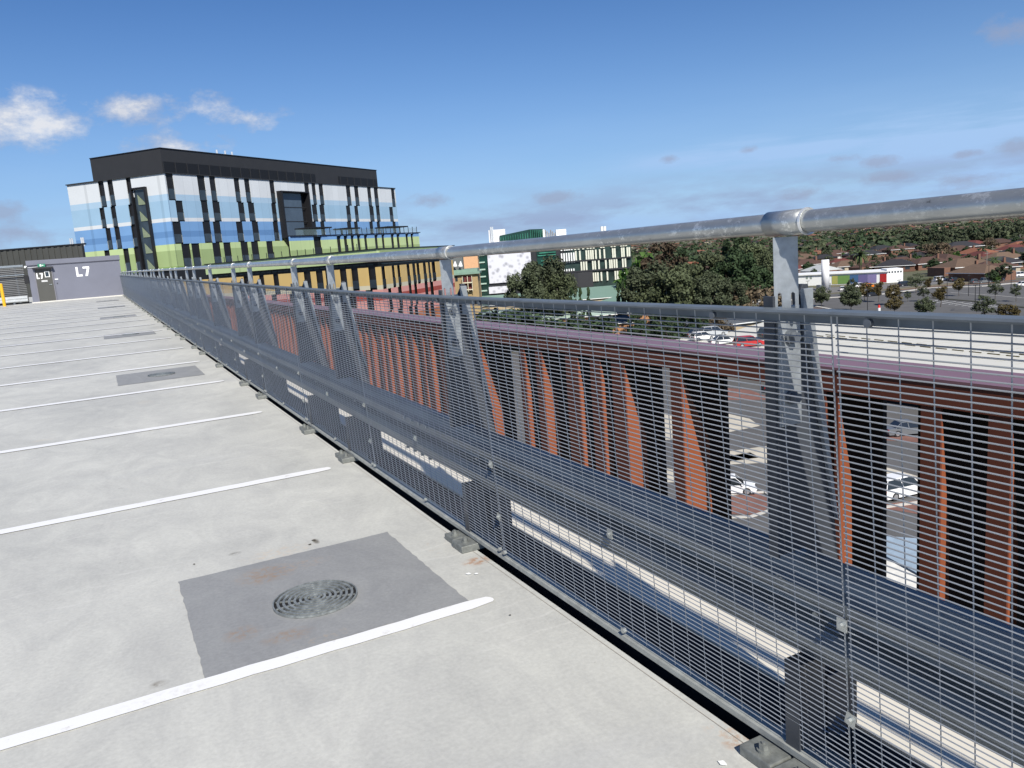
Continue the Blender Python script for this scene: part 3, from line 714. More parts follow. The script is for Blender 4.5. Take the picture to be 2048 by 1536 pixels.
for m_ in TM + [YEL, CRM, PNK, REDS, ORG]: panelise(m_)
C0 = dep(326.5, 346.5, 155); zt = C0.z
CL = onz(137, 371, zt); CR = onz(789, 377.5, zt)
tower = empty('hospital_tower', (C0.x, C0.y, -20)); tag(tower, 'tall hospital tower in white, blue and green bands with black window slots', 'building')
FL = Face(C0, CL); FR = Face(C0, CR)
back = (CL - C0).normalized() * 24
poly = [C0, CR, CR + (CL - C0), CL]
ctr = sum((Vector((p.x, p.y, 0)) for p in poly), Vector()) / 4
core = [ctr + (Vector((p.x, p.y, 0)) - ctr) * .994 for p in poly]
mb = MB(); mb.prism([(p.x, p.y) for p in core], -20, zt - .3); mb.build('wall', BLACK, tower)
mb = MB(); mb.prism([(p.x, p.y) for p in core], zt - .299, zt - .05); mb.build('roof', PENT, tower)
zs = [zt, 16.55, 12.42, 8.0, 2.9]
bandsets = [[(zt, 17.75, 0), (17.75, 16.55, 1)], [(16.55, 13.15, 2), (13.15, 12.42, 0)], [(12.42, 10.55, 3), (10.55, 9.35, 4), (9.35, 8.0, 3)], [(8.0, 6.75, 5), (6.75, 3.6, 6), (3.6, 2.9, 7)]]
def conv(face, ivs, y):    # pixel intervals at image row y (list of (xa,xb)) -> (u0,u1)
    out = []
    for a, b in ivs:
        ua, ub = face.u(a, y), face.u(b, y); g_ = .16 if face in WIDE else 0; out.append((min(ua, ub) - g_, max(ua, ub) + g_))
    return out
WIDE = [FR]
c1 = lambda x: 120 + x / 5.487
Lw = [conv(FL, [(c1(437), c1(499)), (c1(540), c1(599)), (c1(747), c1(800)), (c1(803), c1(955))], 385),
      conv(FL, [(c1(445), c1(500)), (c1(570), c1(626)), (c1(768), c1(852)), (c1(852), c1(980))], 430),
      conv(FL, [(c1(515), c1(571)), (c1(614), c1(672)), (c1(800), c1(882)), (c1(882), c1(1010))], 475),
      conv(FL, [(c1(503), c1(562)), (c1(712), c1(773)), (c1(832), c1(888)), (c1(915), c1(1045))], 520)]
Rw = [conv(FR, [(335, 347), (397, 409.5), (421, 430.5), (469.5, 478), (490, 498.5), (540, 547.6), (609, 616.5), (623.5, 629.7), (637.5, 644.5), (691.6, 699), (708, 715), (733.8, 740), (747, 754), (781.4, 787)], 376),
      conv(FR, [(354, 366), (404.8, 415.8), (427.3, 439.8), (478, 488.3), (497.7, 508.6), (544.5, 552.3), (611, 618.8), (625, 633.6), (640, 648.4), (693, 700.2), (709.5, 715.8), (739.2, 746.9), (752.5, 758.8), (779, 785.3)], 425),
      conv(FR, [(348, 362.4), (408.2, 421.4), (429, 441.4), (475, 486), (506.3, 517.2), (548.4, 557), (614, 622), (625, 633), (643, 650), (696.2, 703.3), (710.3, 716.6), (740.8, 746.9), (755.6, 761), (787, 792.3)], 468),
      conv(FR, [(366, 380.6), (386, 399.8), (428, 441.4), (450, 462.5), (484.4, 497), (505.5, 518), (536, 546.9)], 512)]
# big projecting window on the right face
BW0, BW1 = FR.u(553, 395), FR.u(609.5, 395); BWt, BWb = FR.z(556, 385), FR.z(575, 472)
for i in range(4):
    for face, ws in ((FL, Lw), (FR, Rw)):
        if face is FL and i == 3: gl = ws[i]
        gaps = list(ws[i])
        if face is FR and i in (0, 1, 2):
            g2 = gaps + [(BW0, BW1)]
            if i == 0:      # keep the white lintel above the big window
                mbx, _ = clad(face, tower, -.02, face.L, 0, 0, gaps, [(zt, BWt + .05, 0)]); o = mbx.build('cladding', TM, tower)
                bs = [(BWt + .05, 17.75, 0), (17.75, 16.55, 1)]
            else: bs = bandsets[i]
            mbx, sp = clad(face, tower, -.02, face.L, 0, 0, g2, bs)
        elif face is FL:
            if i == 0:
                mbx, _ = clad(face, tower, -.3, face.L + .3, 0, 0, gaps[:3], [(zt, zt - 3.9, 0)]); mbx.build('cladding', TM, tower)
                mbx, sp = clad(face, tower, -.3, face.L + .3, 0, 0, gaps, [(zt - 3.9, 17.75, 0), (17.75, 16.55, 1)]) if zt - 3.9 > 17.75 else clad(face, tower, -.3, face.L + .3, 0, 0, gaps, [(17.75, 16.55, 1)])
            else: mbx, sp = clad(face, tower, -.3, face.L + .3, 0, 0, gaps, bandsets[i])
        else: mbx, sp = clad(face, tower, -.02, face.L, 0, 0, gaps, bandsets[i])
        o = mbx.build('cladding', TM, tower)
        # windows: dark frame with a lower glass pane
        zb_, zt_ = zs[i + 1], zs[i]
        for k, (a, b) in enumerate(gaps):
            if face is FL and k == 3: continue
            m1 = MB(); face.box(m1, a + .08, b - .08, zb_ + .15, zb_ + .45 * (zt_ - zb_), .02, .10); wo_ = m1.build('window', mat('window frame', (.022, .024, .028), .4), tower)
            m1 = MB(); face.box(m1, a + .2, b - .22, zb_ + .25, zb_ + .43 * (zt_ - zb_), .105, .13); m1.build('pane', GLASS, wo_)
            m1 = MB(); face.box(m1, b - .20, b - .11, zb_ + .25, zb_ + .40 * (zt_ - zb_), .105, .15); m1.build('vent_leaf', mat('pale leaf', (.35, .37, .36), .4), wo_)
# parapet flashing
mb = MB(); FL.box(mb, -.5, FL.L + .35, zt, zt + .18, -.5, .45); FR.box(mb, 0, FR.L, zt + .002, zt + .18, -.5, .36); mb.build('flashing', PENT, tower)
# stair slot on the left face
sa, sb = Lw[1][3]; mb = MB(); sz1 = FL.z(290, 377); FL.box(mb, sa - .5, sa - .1, 2.9, sz1, 0, .75); FL.box(mb, sb + .1, sb + .4, 2.9, sz1, 0, .75); FL.box(mb, sa - .5, sb + .4, sz1, sz1 + .3, 0, .75); mb.build('stair_frame', BLACK, tower, each=0.02)
mb = MB()
for k in range(5):
    z0 = 3.4 + k * 3.2
    mb.extr([FL.P(sa + .1, z0, .2), FL.P(sb - .9, z0, .2), FL.P(sb - .9, z0 + 2.0, .2)], tuple(FL.n * .1))
mb.build('stair_flight', mat('stair green', (.20, .24, .16), .5), tower, each=0.1)
mb = MB(); FL.box(mb, sa + .1, sb - .1, 3.0, sz1 - .1, .12, .16); mb.build('stair_glazing', GLASS, tower)
# big window box
mb = MB(); T = .45
for (a, b, z0, z1) in ((BW0, BW0 + T, BWb, BWt), (BW1 - T, BW1, BWb, BWt), (BW0, BW1, BWt, BWt + T * .6), (BW0, BW1, BWb - T, BWb)): FR.box(mb, a, b, z0, z1, 0, 1.6)
mb.extr([FR.P(BW0, BWb - T, .36), FR.P(BW0 + 3.4, BWb - T, .36), FR.P(BW0 + 2.2, BWb - 2.3, .36), FR.P(BW0 + 1.6, BWb - 2.3, .36)], tuple(FR.n * .6))
bwf = mb.build('window_box', BLACK, tower); mb = MB(); FR.box(mb, BW0 + T, BW1 - T - 1.5, BWb, BWt, .3, .4); mb.build('pane', mat('slate glass', (.06, .085, .12), .12, 0, .3, .15), bwf)
mb = MB()
for z in (BWb + (BWt - BWb) * .33, BWb + (BWt - BWb) * .66): FR.box(mb, BW0 + T, BW1 - T, z, z + .12, .41, .5)
mb.build('transom', PENT, bwf, each=0.02)
# plant level (penthouse)
PA = dep(319.6, 296.4, 157); zp = PA.z; PL = onz(179.6, 318, zp); PR = onz(752.5, 341, zp)
mb = MB(); pb_ = PR + (PL - PA); mb.prism([(PA.x, PA.y), (PR.x, PR.y), (pb_.x, pb_.y), (PL.x, PL.y)], zt - .04, zp); mb.build('plant_room', PENT, tower)
FP = Face(PA, PR); FPL = Face(PA, PL)
mb = MB(); FP.box(mb, -.1, FP.L + .1, zp, zp + .15, -.4, .15); FPL.box(mb, -.1, FPL.L, zp + .002, zp + .15, -.4, .15); mb.build('plant_coping', BLACK, tower)
mb = MB()
for (x0, x1) in ((326.5, 631), (674.5, 753)):
    a, b = FP.u(x0, 340), FP.u(x1, 360); FP.box(mb, a, b, zt + .15, zt + 2.7, .02, .08)
lo = mb.build('louvre_band', LOUV, tower, each=0.05); mb = MB()
a, b = FP.u(326.5, 340), FP.u(753, 360); u = a
while u < b:
    if not (FP.u(632, 350) < u < FP.u(674, 355)): FP.box(mb, u, u + .16, zt + .15, zt + 2.7, .082, .14)
    u += 3.05
mb.build('mullion', PENT, lo, each=0.02)
for (px, py) in ((455.5, 301), (472, 303), (485.5, 305)):
    u = FP.u(px, py + 10); q = FP.P(u, zp, -3); mb = MB(); mb.tube(q, q + Vector((0, 0, FP.z(px, py) - zp + .5)), .22, n=8); mb.build('flue', mat('bright flue', (.7, .72, .74), .3, .4), tower)
# ---- terrace block (upper)
tb = empty('terrace_block', (30, 130, -20)); tag(tb, 'green and blue terrace wing with roof pergolas stepping out in front of the tower', 'building')
Tc = dep(647, 471.5, 146); TL_ = onz(577, 473.5, Tc.z); TR_ = onz(835, 466, Tc.z)
F1 = Face(Tc, TL_); F2 = Face(Tc, TR_)
zt2 = Tc.z; zb2 = 3.0
cb = [Tc + (F1.n + F2.n) * -.3, TR_ + F2.n * -.3, TR_ + (TL_ - Tc) * 1.0, TL_ + F1.n * -.3]
mb = MB(); mb.prism([(p.x, p.y) for p in cb], -20, zt2 - .05); mb.build('wall', BLACK, tb)
za, zb__ = zt2 - .75, zt2 - 2.4
bs = [(zt2, za, 3), (za, zb__, 5), (zb__, zb2, 6)]
g1 = conv(F1, [(626, 642)], 490); g2 = conv(F2, [(672, 680.6), (686, 694), (700, 707), (712.7, 719.7), (726.7, 733.8), (747.8, 754.8), (761.9, 768), (780.6, 787), (792, 798.6), (810, 816), (820.5, 826)], 484)
mbx, _ = clad(F1, tb, -.2, F1.L, 0, 0, g1, bs, .3); mbx.build('cladding', TM, tb); mbx, _ = clad(F2, tb, -.02, F2.L, 0, 0, g2, bs, .3); mbx.build('cladding', TM, tb)
for face, gg in ((F1, g1), (F2, g2)):
    for a, b in gg: m1 = MB(); face.box(m1, a + .1, b - .1, zb2 + .2, zb2 + 1.9, .02, .1); m1.build('window', mat('window frame', (.022, .024, .028), .4), tb)
mb = MB(); F1.box(mb, -.4, F1.L, zt2, zt2 + .15, -.3, .5); F2.box(mb, 0, F2.L + .5, zt2 + .002, zt2 + .15, -.3, .45); mb.build('flashing', BLACK, tb)
mb = MB()
u = 0
while u < F2.L: F2.box(mb, u, u + .1, zt2 + .15, zt2 + 1.35, .2, .28); u += 1.55
mb.build('railing', BLACK, tb, each=0.02)
mb = MB(); F1.box(mb, 0, F1.L * .8, zt2 + .2, zt2 + 1.2, .1, .14); F2.box(mb, 0, F2.L * .98, zt2 + .3, zt2 + 1.1, .22, .23, 0); 
gl = bpy.data.materials.new('balustrade glass'); gl.use_nodes = True; bb = gl.node_tree.nodes['Principled BSDF']; bb.inputs['Base Color'].default_value = (.25, .35, .35, 1); bb.inputs['Alpha'].default_value = .16; bb.inputs['Roughness'].default_value = .1
mb.build('balustrade', gl, tb)
for (x0, x1, py) in ((622, 668, 456), (698, 725, 457), (780, 820, 454)):
    F2u0, F2u1 = F2.u(x0, py), F2.u(x1, py); zz = F2.z((x0 + x1) / 2, py)
    pg = empty('pergola', F2.P((F2u0 + F2u1) / 2, zt2, -2)); tag(pg, {622: 'long dark flat pergola over the left end of the terrace', 698: 'short dark pergola at the middle of the terrace', 780: 'dark pergola at the right end of the terrace'}[x0], 'pergola', 'pergolas on the terrace')
    mb = MB(); F2.box(mb, F2u0, F2u1, zz, zz + .25, -4, -.5); mb.build('canopy', BLACK, pg)
    for uu in (F2u0 + .6, F2u1 - .6): mb = MB(); F2.box(mb, uu, uu + .2, zt2 + .15, zz, -2.5, -2.3); mb.build('leg', BLACK, pg)
# ---- podium
pod = empty('podium_building', (45, 125, -20)); tag(pod, 'broad podium building with green parapet over ochre, cream, pink and orange cladding', 'building')
Pc = dep(762, 579, 125); Pr = onz(884, 560, Pc.z); Pl = onz(616, 586, Pc.z)
Pr = Pc + (Pr - Pc) * 1.245; Pl = Pc + (Pl - Pc) * 4.2
G1 = Face(Pc, Pl); G2 = Face(Pc, Pr)
ztp = G1.z(700, 503.2); 
bk = Pr + (Pl - Pc)
ins = lambda P, n1, n2=Vector((0, 0, 0)): P - n1 * .4 - n2 * .4
cb = [ins(Pc, G1.n, G2.n), ins(Pr, G2.n), bk, ins(Pl, G1.n)]
mb = MB(); mb.prism([(p.x, p.y) for p in cb], -20, ztp - .1); mb.build('wall', BLACK, pod)
zgr = ztp - 1.9; zy = .62; zc = -2.25; zpk = Pc.z; zr0, zr1 = zpk - .9, zpk - 1.7; zpk2 = zpk - 3.6
PMats = [TLG, TMG, YEL, CRM, PNK, REDS, ORG, TDG]
mbx, _ = clad(G1, pod, -.4, G1.L * .62, 0, 0, [], [(ztp, zgr, 0)], .5); mbx.build('green_fascia', PMats, pod)
mbx, _ = clad(G2, pod, -.02, G2.L, 0, 0, [], [(ztp, zgr, 1)], .5); mbx.build('green_fascia', PMats, pod)
mb = MB(); G1.box(mb, -.6, G1.L * .62, ztp, ztp + .12, -.3, .7); G2.box(mb, 0, G2.L + .6, ztp + .002, ztp + .12, -.3, .6); mb.build('flashing', BLACK, pod)
gl1 = conv(G1, [(486.9, 497.8), (518.6, 528.4), (546.7, 557.7), (582.8, 596.7), (608.4, 622.4), (632.9, 646.8), (651.7, 660), (681, 694.4), (704, 717.6), (738.3, 753)], 555)
gl2 = conv(G2, [(762.7, 770), (783.5, 789.6), (794.5, 800.6), (813.5, 820), (825, 831.6), (833.5, 839.6), (846.5, 853), (856.7, 861.6), (864, 871.4)], 545)
mbx, _ = clad(G1, pod, -.3, G1.L, 0, 0, gl1, [(zy, zc, 2), (zc, zpk, 3)], .08); mbx.build('cladding', PMats, pod)
mbx, _ = clad(G2, pod, -.02, G2.L, 0, 0, gl2, [(zy, zc, 2), (zc, zpk, 3)], .08); mbx.build('cladding', PMats, pod)
low1 = [(a + 1.1, b + 1.1) for a, b in gl1]; low2 = conv(G2, [(776, 783), (796, 804), (818, 824), (829, 835), (850, 857), (861, 868)], 585)
mbx, _ = clad(G1, pod, -.3, G1.L, 0, 0, low1, [(zpk, zr0, 4), (zr0, zr1, 5), (zr1, zpk2, 4)], .08); mbx.build('cladding', PMats, pod)
mbx, _ = clad(G2, pod, -.02, G2.L, 0, 0, low2, [(zpk, zr0, 4), (zr0, zr1, 5), (zr1, zpk2, 4)], .08); mbx.build('cladding', PMats, pod)
low3 = [(a - .8, b - .5) for a, b in low2]; low4 = [(a - 1.4, b - .9) for a, b in low1]
mbx, _ = clad(G1, pod, -.3, G1.L, 0, 0, low4, [(zpk2, zpk2 - 1.2, 4), (zpk2 - 1.2, -13, 6)], .08); mbx.build('cladding', PMats, pod)
mbx, _ = clad(G2, pod, -.02, G2.L, 0, 0, low3, [(zpk2, zpk2 - 1.2, 4), (zpk2 - 1.2, -13, 6)], .08); mbx.build('cladding', PMats, pod)
mb = MB(); G1.box(mb, 1, G1.L * .6, zy + .5, zgr - .5, .02, .08); G2.box(mb, 1, G2.L - 2, zy + .5, zgr - .5, .02, .08); rg = mb.build('recessed_glazing', mat('green tinted glass', (.03, .05, .05), .1, 0, .4, .2), pod)
mb = MB(); u = 1
while u < G1.L * .6: G1.box(mb, u, u + .12, zy + .5, zgr - .5, .082, .16); u += 1.6
mb.build('mullion', BLACK, rg, each=0.02)
for face, gg in ((G1, gl1), (G2, gl2)):
    for a, b in gg: m1 = MB(); face.box(m1, a + .1, b - .1, zpk + .3, zpk + 1.6, .02, .1); m1.build('window', GLASS, pod)
mb = MB(); u = 2
while u < G1.L * .55: G1.box(mb, u, u + .08, ztp + .12, ztp + 1.1, .2, .28); u += 2.1
mb.build('railing', BLACK, pod, each=0.02)

# ---- dark corrugated hall at far left
hallp0 = dep(-160, 508, 82); hallp1 = dep(167, 489, 82); FH = Face(hallp1, hallp0)
hall = empty('plant_hall', (hallp1.x, hallp1.y, -20)); tag(hall, 'long dark corrugated metal hall behind the stair building', 'building')
ztH = hallp1.z; mb = MB(); b_ = -FH.n * 14
b_ = Vector((hallp1.x, hallp1.y, 0)).normalized() * 14; b_ = Matrix.Rotation(R_(6), 3, 'Z') @ b_
q = [FH.P(0, 0), FH.P(FH.L, 0), FH.P(FH.L, 0) + b_, FH.P(0, 0) + b_]
mb.prism([(p.x, p.y) for p in q], -20, ztH); u = .0
HALLM = mat('dark ribbed cladding', (.062, .063, .058), .55, .1, .08, 1); mb.build('wall', HALLM, hall)
mb = MB()
while u < FH.L: FH.box(mb, u, u + .28, -5, ztH - .02, .0, .07); u += .62
mb.build('rib', HALLM, hall); mb = MB(); FH.box(mb, -.05, FH.L, ztH + .001, ztH + .14, -.5, .12); FH.box(mb, -.06, .16, -5, ztH, .072, .12); mb.build('flashing', BLACK, hall)
for px in (100, 104.5, 123.5, 127.5):
    u = FH.u(px, 488); qq = FH.P(u, ztH, -4); mb = MB(); mb.tube(qq, qq + Vector((0, 0, .95)), .09, n=8); mb.build('flue', mat('bright flue', (.7, .72, .74), .3, .4), hall)

# ================================================================== RUST RED SCREEN across the gap
DS = 15.0
FINSHADE = mat('fin orange in shade', (.13, .037, .020), .6, 0, .10, .8); ORF = mat('orange fin face', (.255, .075, .032), .55, 0, .12, .6)  # fronts and beam: the fin orange darkened for grazing sun
CAPM = mat('mauve metal coping', (.235, .125, .145), .42, .2, .05, .5); DARKB = mat('black interior shade', (.010, .007, .007), .8)
scr = empty('facade_screen', (DS, 40, -20)); tag(scr, 'rust red screen wall of folded vertical fins under a mauve coping', 'screen wall')
zc1 = onx(1646, 708, DS).z; zc2 = onx(1646, 732, DS).z
YS0, YS1 = -14, 160
XB_ = DS * (EYE - zc2) / (EYE - zc1); zc1 = zc2
mb = MB(); mb.box(DS - .03, XB_, YS0, YS1, zc1 - .06, zc1)
mb.build('coping', CAPM, scr)
mb = MB(); mb.box(DS + .0, DS + .5, YS0, YS1, zc1 - .60, zc1 - .061); mb.build('beam', FINSHADE, scr)
zbot = -11.5
def fin(yl, yr, depth, zpeak, first=None):
    """folded fin: front face from yr to yl (yl farther), side leaf running back, growing from zero depth at zpeak"""
    mb = MB(); x = DS + .02
    mb.box(x, x + .05, yr, yl, zbot, zc1 - .61, 0)
    zk = zpeak - 1.8 - random.uniform(0, 1.1)
    mb.extr([(x + .051, yr, zpeak), (x + .051 + depth, yr, zk), (x + .051 + depth * 1.04, yr, zbot), (x + .051, yr, zbot)], (0, .05, 0), 1)
    return mb.build('fin', [FINSHADE, ORF], scr)
def sy(px, py): return onx(px, py, DS).y
fins = []
def fin_px(xl, xm, xr, py, zp=None):
    yl, yr = sy(xl, py), sy(xm, py)
    v = ray(xr, py); t = yr / v[1]; dpt = max(.1, v[0] * t - DS)
    fin(yl, yr, dpt, zp if zp else zc1 - .8); fins.append((yr, yl))
for q in ((1973, 2019, 2038, 950), (1839, 1879, 1897, 950), (1618, 1651, 1668, 900), (1542, 1562, 1566, 900), (1668, 1676, 1699, 960), (1343, 1364, 1414, 850), (1228, 1253, 1288, 850),
          (1186, 1206, 1220, 850), (1138, 1162, 1176, 850), (1078, 1090, 1115, 830), (1047, 1056, 1066, 830), (962, 971, 1004, 820), (886, 896, 912, 800), (862, 870, 886, 800), (2080, 2120, 2150, 950)):
    fin_px(*q)
yy = max(f[1] for f in fins) + .5
while yy < 150:
    wv = random.uniform(.3, .6); fin(yy + wv, yy, random.uniform(1.3, 2.9), zc1 - .8 - random.uniform(0, .4)); fins.append((yy, yy + wv)); yy += wv + random.uniform(.35, 1.3)
    if len(fins) > 95: break
# black sheets painted as the shaded interior, except at the open bays
opens = []
for (xa, xb, py) in ((1323, 1345, 850), (1451, 1542, 850), (1766, 1836, 850), (1019, 1040, 740)):
    a, b = sy(xa, py), sy(xb, py)
    # the opening is read on the backing plane
    pa = onx(xa, py, DS + 2.6).y; pb2 = onx(xb, py, DS + 2.6).y; opens.append((min(pa, pb2), max(pa, pb2)))
opens.sort(); cur = YS0
for a, b in opens + [(YS1, YS1)]:
    if a > cur: mb = MB(); mb.box(DS + 2.6, DS + 2.75, cur, a, zbot, zc1 - .62); mb.build('bay_shade_sheet', DARKB, scr)
    cur = max(cur, b)
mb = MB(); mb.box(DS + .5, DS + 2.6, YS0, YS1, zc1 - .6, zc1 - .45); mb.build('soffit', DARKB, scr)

# ================================================================== GROUND AND WHITE DECK
GRM = bpy.data.materials.new('suburban ground'); GRM.use_nodes = True; t = GRM.node_tree; b = t.nodes['Principled BSDF']
g = t.nodes.new('ShaderNodeNewGeometry'); n = t.nodes.new('ShaderNodeTexNoise'); n.inputs['Scale'].default_value = .035; n.inputs['Detail'].default_value = 8; n.inputs['Roughness'].default_value = .7; t.links.new(g.outputs['Position'], n.inputs['Vector'])
r = t.nodes.new('ShaderNodeValToRGB'); e = r.color_ramp.elements; e[0].position = .35; e[0].color = (.07, .085, .035, 1); e[1].position = .65; e[1].color = (.17, .14, .09, 1); q = e.new(.5); q.color = (.11, .105, .06, 1)
t.links.new(n.outputs['Fac'], r.inputs[0]); t.links.new(r.outputs[0], b.inputs['Base Color']); b.inputs['Roughness'].default_value = .95
mb = MB(); S = 9000; mb.face([(-S, -S, -20.05), (S, -S, -20.05), (S, S, -20.05), (-S, S, -20.05)]); structure(mb, 'ground', GRM)
def sheet(name, pts, m, z): mb = MB(); mb.face([(p[0], p[1], z) for p in pts]); return structure(mb, name, m)
def zpx(lst, z=-20): return [(onz(x, y_, z).x, onz(x, y_, z).y) for x, y_ in lst]
sheet('street', [(17, -60), (84, -60), (84, 150), (17, 150)], ASPH, -20.0)
sheet('car_park_asphalt', zpx([(1560, 640), (2300, 700), (2300, 545), (2048, 558), (1900, 571), (1760, 582), (1600, 592), (1500, 600)]), ASPH, -20.0)
KERB = mat('kerb concrete', (.50, .48, .44), .85, 0, .08, .5); BED = mat('brown garden mulch', (.15, .085, .055), .95, 0, .3, .8)
def strip(name, pts, wd, m, z, h=.14):
    mb = MB()
    P = [Vector((a, b_, 0)) for a, b_ in pts]
    for a, b_ in zip(P[:-1], P[1:]):
        d = (b_ - a).normalized(); n_ = Vector((-d.y, d.x, 0)) * wd / 2
        mb.hexa([(*(a - n_).xy, z - .05), (*(b_ - n_).xy, z - .05), (*(b_ + n_).xy, z - .05), (*(a + n_).xy, z - .05), (*(a - n_).xy, z + h), (*(b_ - n_).xy, z + h), (*(b_ + n_).xy, z + h), (*(a + n_).xy, z + h)])
    return structure(mb, name, m)
strip('kerb', zpx([(1480, 606), (1640, 597), (1760, 589), (1800, 584), (1860, 576), (1960, 573), (2100, 560)]), 1.5, KERB, -20)
strip('kerb', zpx([(1600, 610), (1625, 612), (1680, 622), (1760, 640)]), .9, KERB, -20)
strip('garden_bed', zpx([(1600, 616), (1630, 617), (1668, 626)]), 2.2, BED, -20, .1)
strip('garden_bed', zpx([(1800, 580), (1880, 572), (2048, 562)]), 2.0, BED, -20, .06)
strip('garden_bed', zpx([(1862, 596), (1960, 604), (2100, 622)]), 1.2, mat('dark bed', (.05, .05, .035), .95, 0, .3, .8), -20, .12)
strip('kerb', zpx([(1900, 585), (2000, 592), (2100, 601)]), .35, KERB, -20, .05)
for k in range(9):
    a = zpx([(1858 + k * 13, 604 + k * 1.6)])[0]; b_ = zpx([(1880 + k * 16, 600 + k * 1.4)])[0]
    strip('bay_line', [a, b_], .16, WHITE, -20, .012)
sheet('road', zpx([(1500, 596), (1760, 579), (1900, 566), (2150, 548), (2150, 538), (1900, 556), (1760, 569), (1500, 584)]), mat('pale asphalt', (.16, .155, .15), .9, 0, .1, .3), -20.012)
# street details seen through the open bays
PAV = mat('cream paving', (.50, .46, .38), .9, 0, .15, .6); PAVR = mat('brick paving', (.20, .10, .08), .9, 0, .2, .6)
for (pts, m) in (([(1440, 824), (1500, 838), (1520, 852), (1440, 868)], PAV), ([(1440, 905), (1550, 890), (1550, 925), (1440, 930)], PAV), ([(1440, 915), (1500, 905), (1520, 915), (1445, 925)], PAVR), ([(1440, 775), (1500, 780), (1550, 800), (1440, 800)], PAVR),
                 ([(1435, 995), (1520, 985), (1545, 1005), (1520, 1030), (1435, 1028)], PAVR), ([(1325, 825), (1345, 830), (1345, 880), (1325, 880)], PAV), ([(1325, 935), (1350, 940), (1350, 965), (1325, 965)], PAV), ([(1755, 855), (1840, 875), (1840, 885), (1755, 880)], PAVR),
                 ([(1755, 930), (1845, 955), (1845, 968), (1755, 942)], PAV), ([(1755, 1010), (1845, 1000), (1845, 1030), (1755, 1015)], PAVR)):
    sheet('paving', zpx(pts), m, -19.985)
strip('kerb', zpx([(1435, 1036), (1500, 1035), (1540, 1022), (1552, 1005), (1530, 985), (1435, 992)]), .25, KERB, -20, .12)
strip('kerb', zpx([(1755, 1018), (1850, 1004)]), .3, KERB, -20, .12)
# low white roof and blue white awning near the screen
aw = empty('awning', (*zpx([(1800, 1120)], -15)[0], -20)); tag(aw, 'flat white and pale blue awning roof seen low through the screen', 'awning')
mb = MB(); p4 = zpx([(1750, 1105), (1850, 1160), (1850, 1185), (1750, 1165)], -15); mb.prism(p4[::-1], -15.3, -15.0); mb.build('canopy', mat('white roof sheet', (.72, .70, .64), .7), aw)
mb = MB(); p4 = zpx([(1750, 1070), (1850, 1078), (1850, 1155), (1750, 1100)], -15.5); mb.prism(p4[::-1], -15.8, -15.5); mb.build('lower_canopy', mat('pale blue roof sheet', (.30, .38, .46), .6), aw)
for px, py in ((1770, 1130), (1840, 1165)): c = zpx([(px, py)], -15)[0]; mb = MB(); mb.tube((c[0], c[1], -20), (c[0], c[1], -15.31), .1); mb.build('leg', GALVD, aw)

WDK = mat('white deck concrete', (.56, .55, .50), .8, 0, .035, .2)
wd = empty('white_car_park', (100, 80, -20)); tag(wd, 'lower open car park with a wide white concrete roof deck', 'car park')
pts = zpx([(1449, 667), (1542, 640), (1633, 638.6), (2150, 653)], -16) + [(81.3, 10), (81.3, 62.14), (85.3, 92.2), (88, 110)]
mb = MB(); mb.prism(pts, -16.45, -16.0); 
me_ = mb.build('roof_slab', WDK, wd)
mb = MB(); mb.prism([(82, 12), (82.5, 62), (86, 92), (97, 104), (116, 104), (122, 74), (122, 12)], -20, -16.46); mb.build('wall', DARKB, wd)
rows = [((1702, 648), (2120, 672)), ((1639, 672.5), (2120, 723)), ((1600, 655), (2120, 685))]
stp = MB()
WSM = mat('black and yellow wheel stop', (.09, .075, .03), .8, 0, .5, 3)
nws = 0; P_ws = None
for (a, b_) in rows[:2]:
    A = onz(*a, -16); B = onz(*b_, -16); d = (B - A).normalized(); Ln = (B - A).length; s_ = 0; rz = math.atan2(d.y, d.x)
    while s_ < Ln:
        for off in (0, 1.6):
            n_ = Vector((-d.y, d.x, 0)); P = A + d * (s_ + off * .3) + n_ * off
            if P_ws is None:
                mb = MB(); mb.box(-.85, .85, -.08, .08, 0, .12); o = mb.build('wheel_stop', [WSM], None); P_ws = o
            else: o = P_ws.copy(); COL.objects.link(o)
            o.location = (P.x, P.y, -16); o.rotation_euler = (0, 0, rz); tag(o, 'black and yellow rubber wheel stop on the white roof deck', 'wheel stop', 'wheel stops in rows on the white roof deck'); nws += 1
        s_ += 2.6
# bay lines on white deck
for (a, b_) in rows[:2]:
    A = onz(*a, -16); B = onz(*b_, -16); d = (B - A).normalized(); Ln = (B - A).length; n_ = Vector((-d.y, d.x, 0)); s_ = 1.3; mb = MB()
    while s_ < Ln:
        P = A + d * s_; p0 = P - n_ * 4.5; p1 = P + n_ * 6.5
        mb.face([(*(p0 - d * .05).xy, -15.99), (*(p0 + d * .05).xy, -15.99), (*(p1 + d * .05).xy, -15.99), (*(p1 - d * .05).xy, -15.99)]); s_ += 2.6
    structure(mb, 'bay_line', mat('yellowed line', (.62, .58, .42), .7))
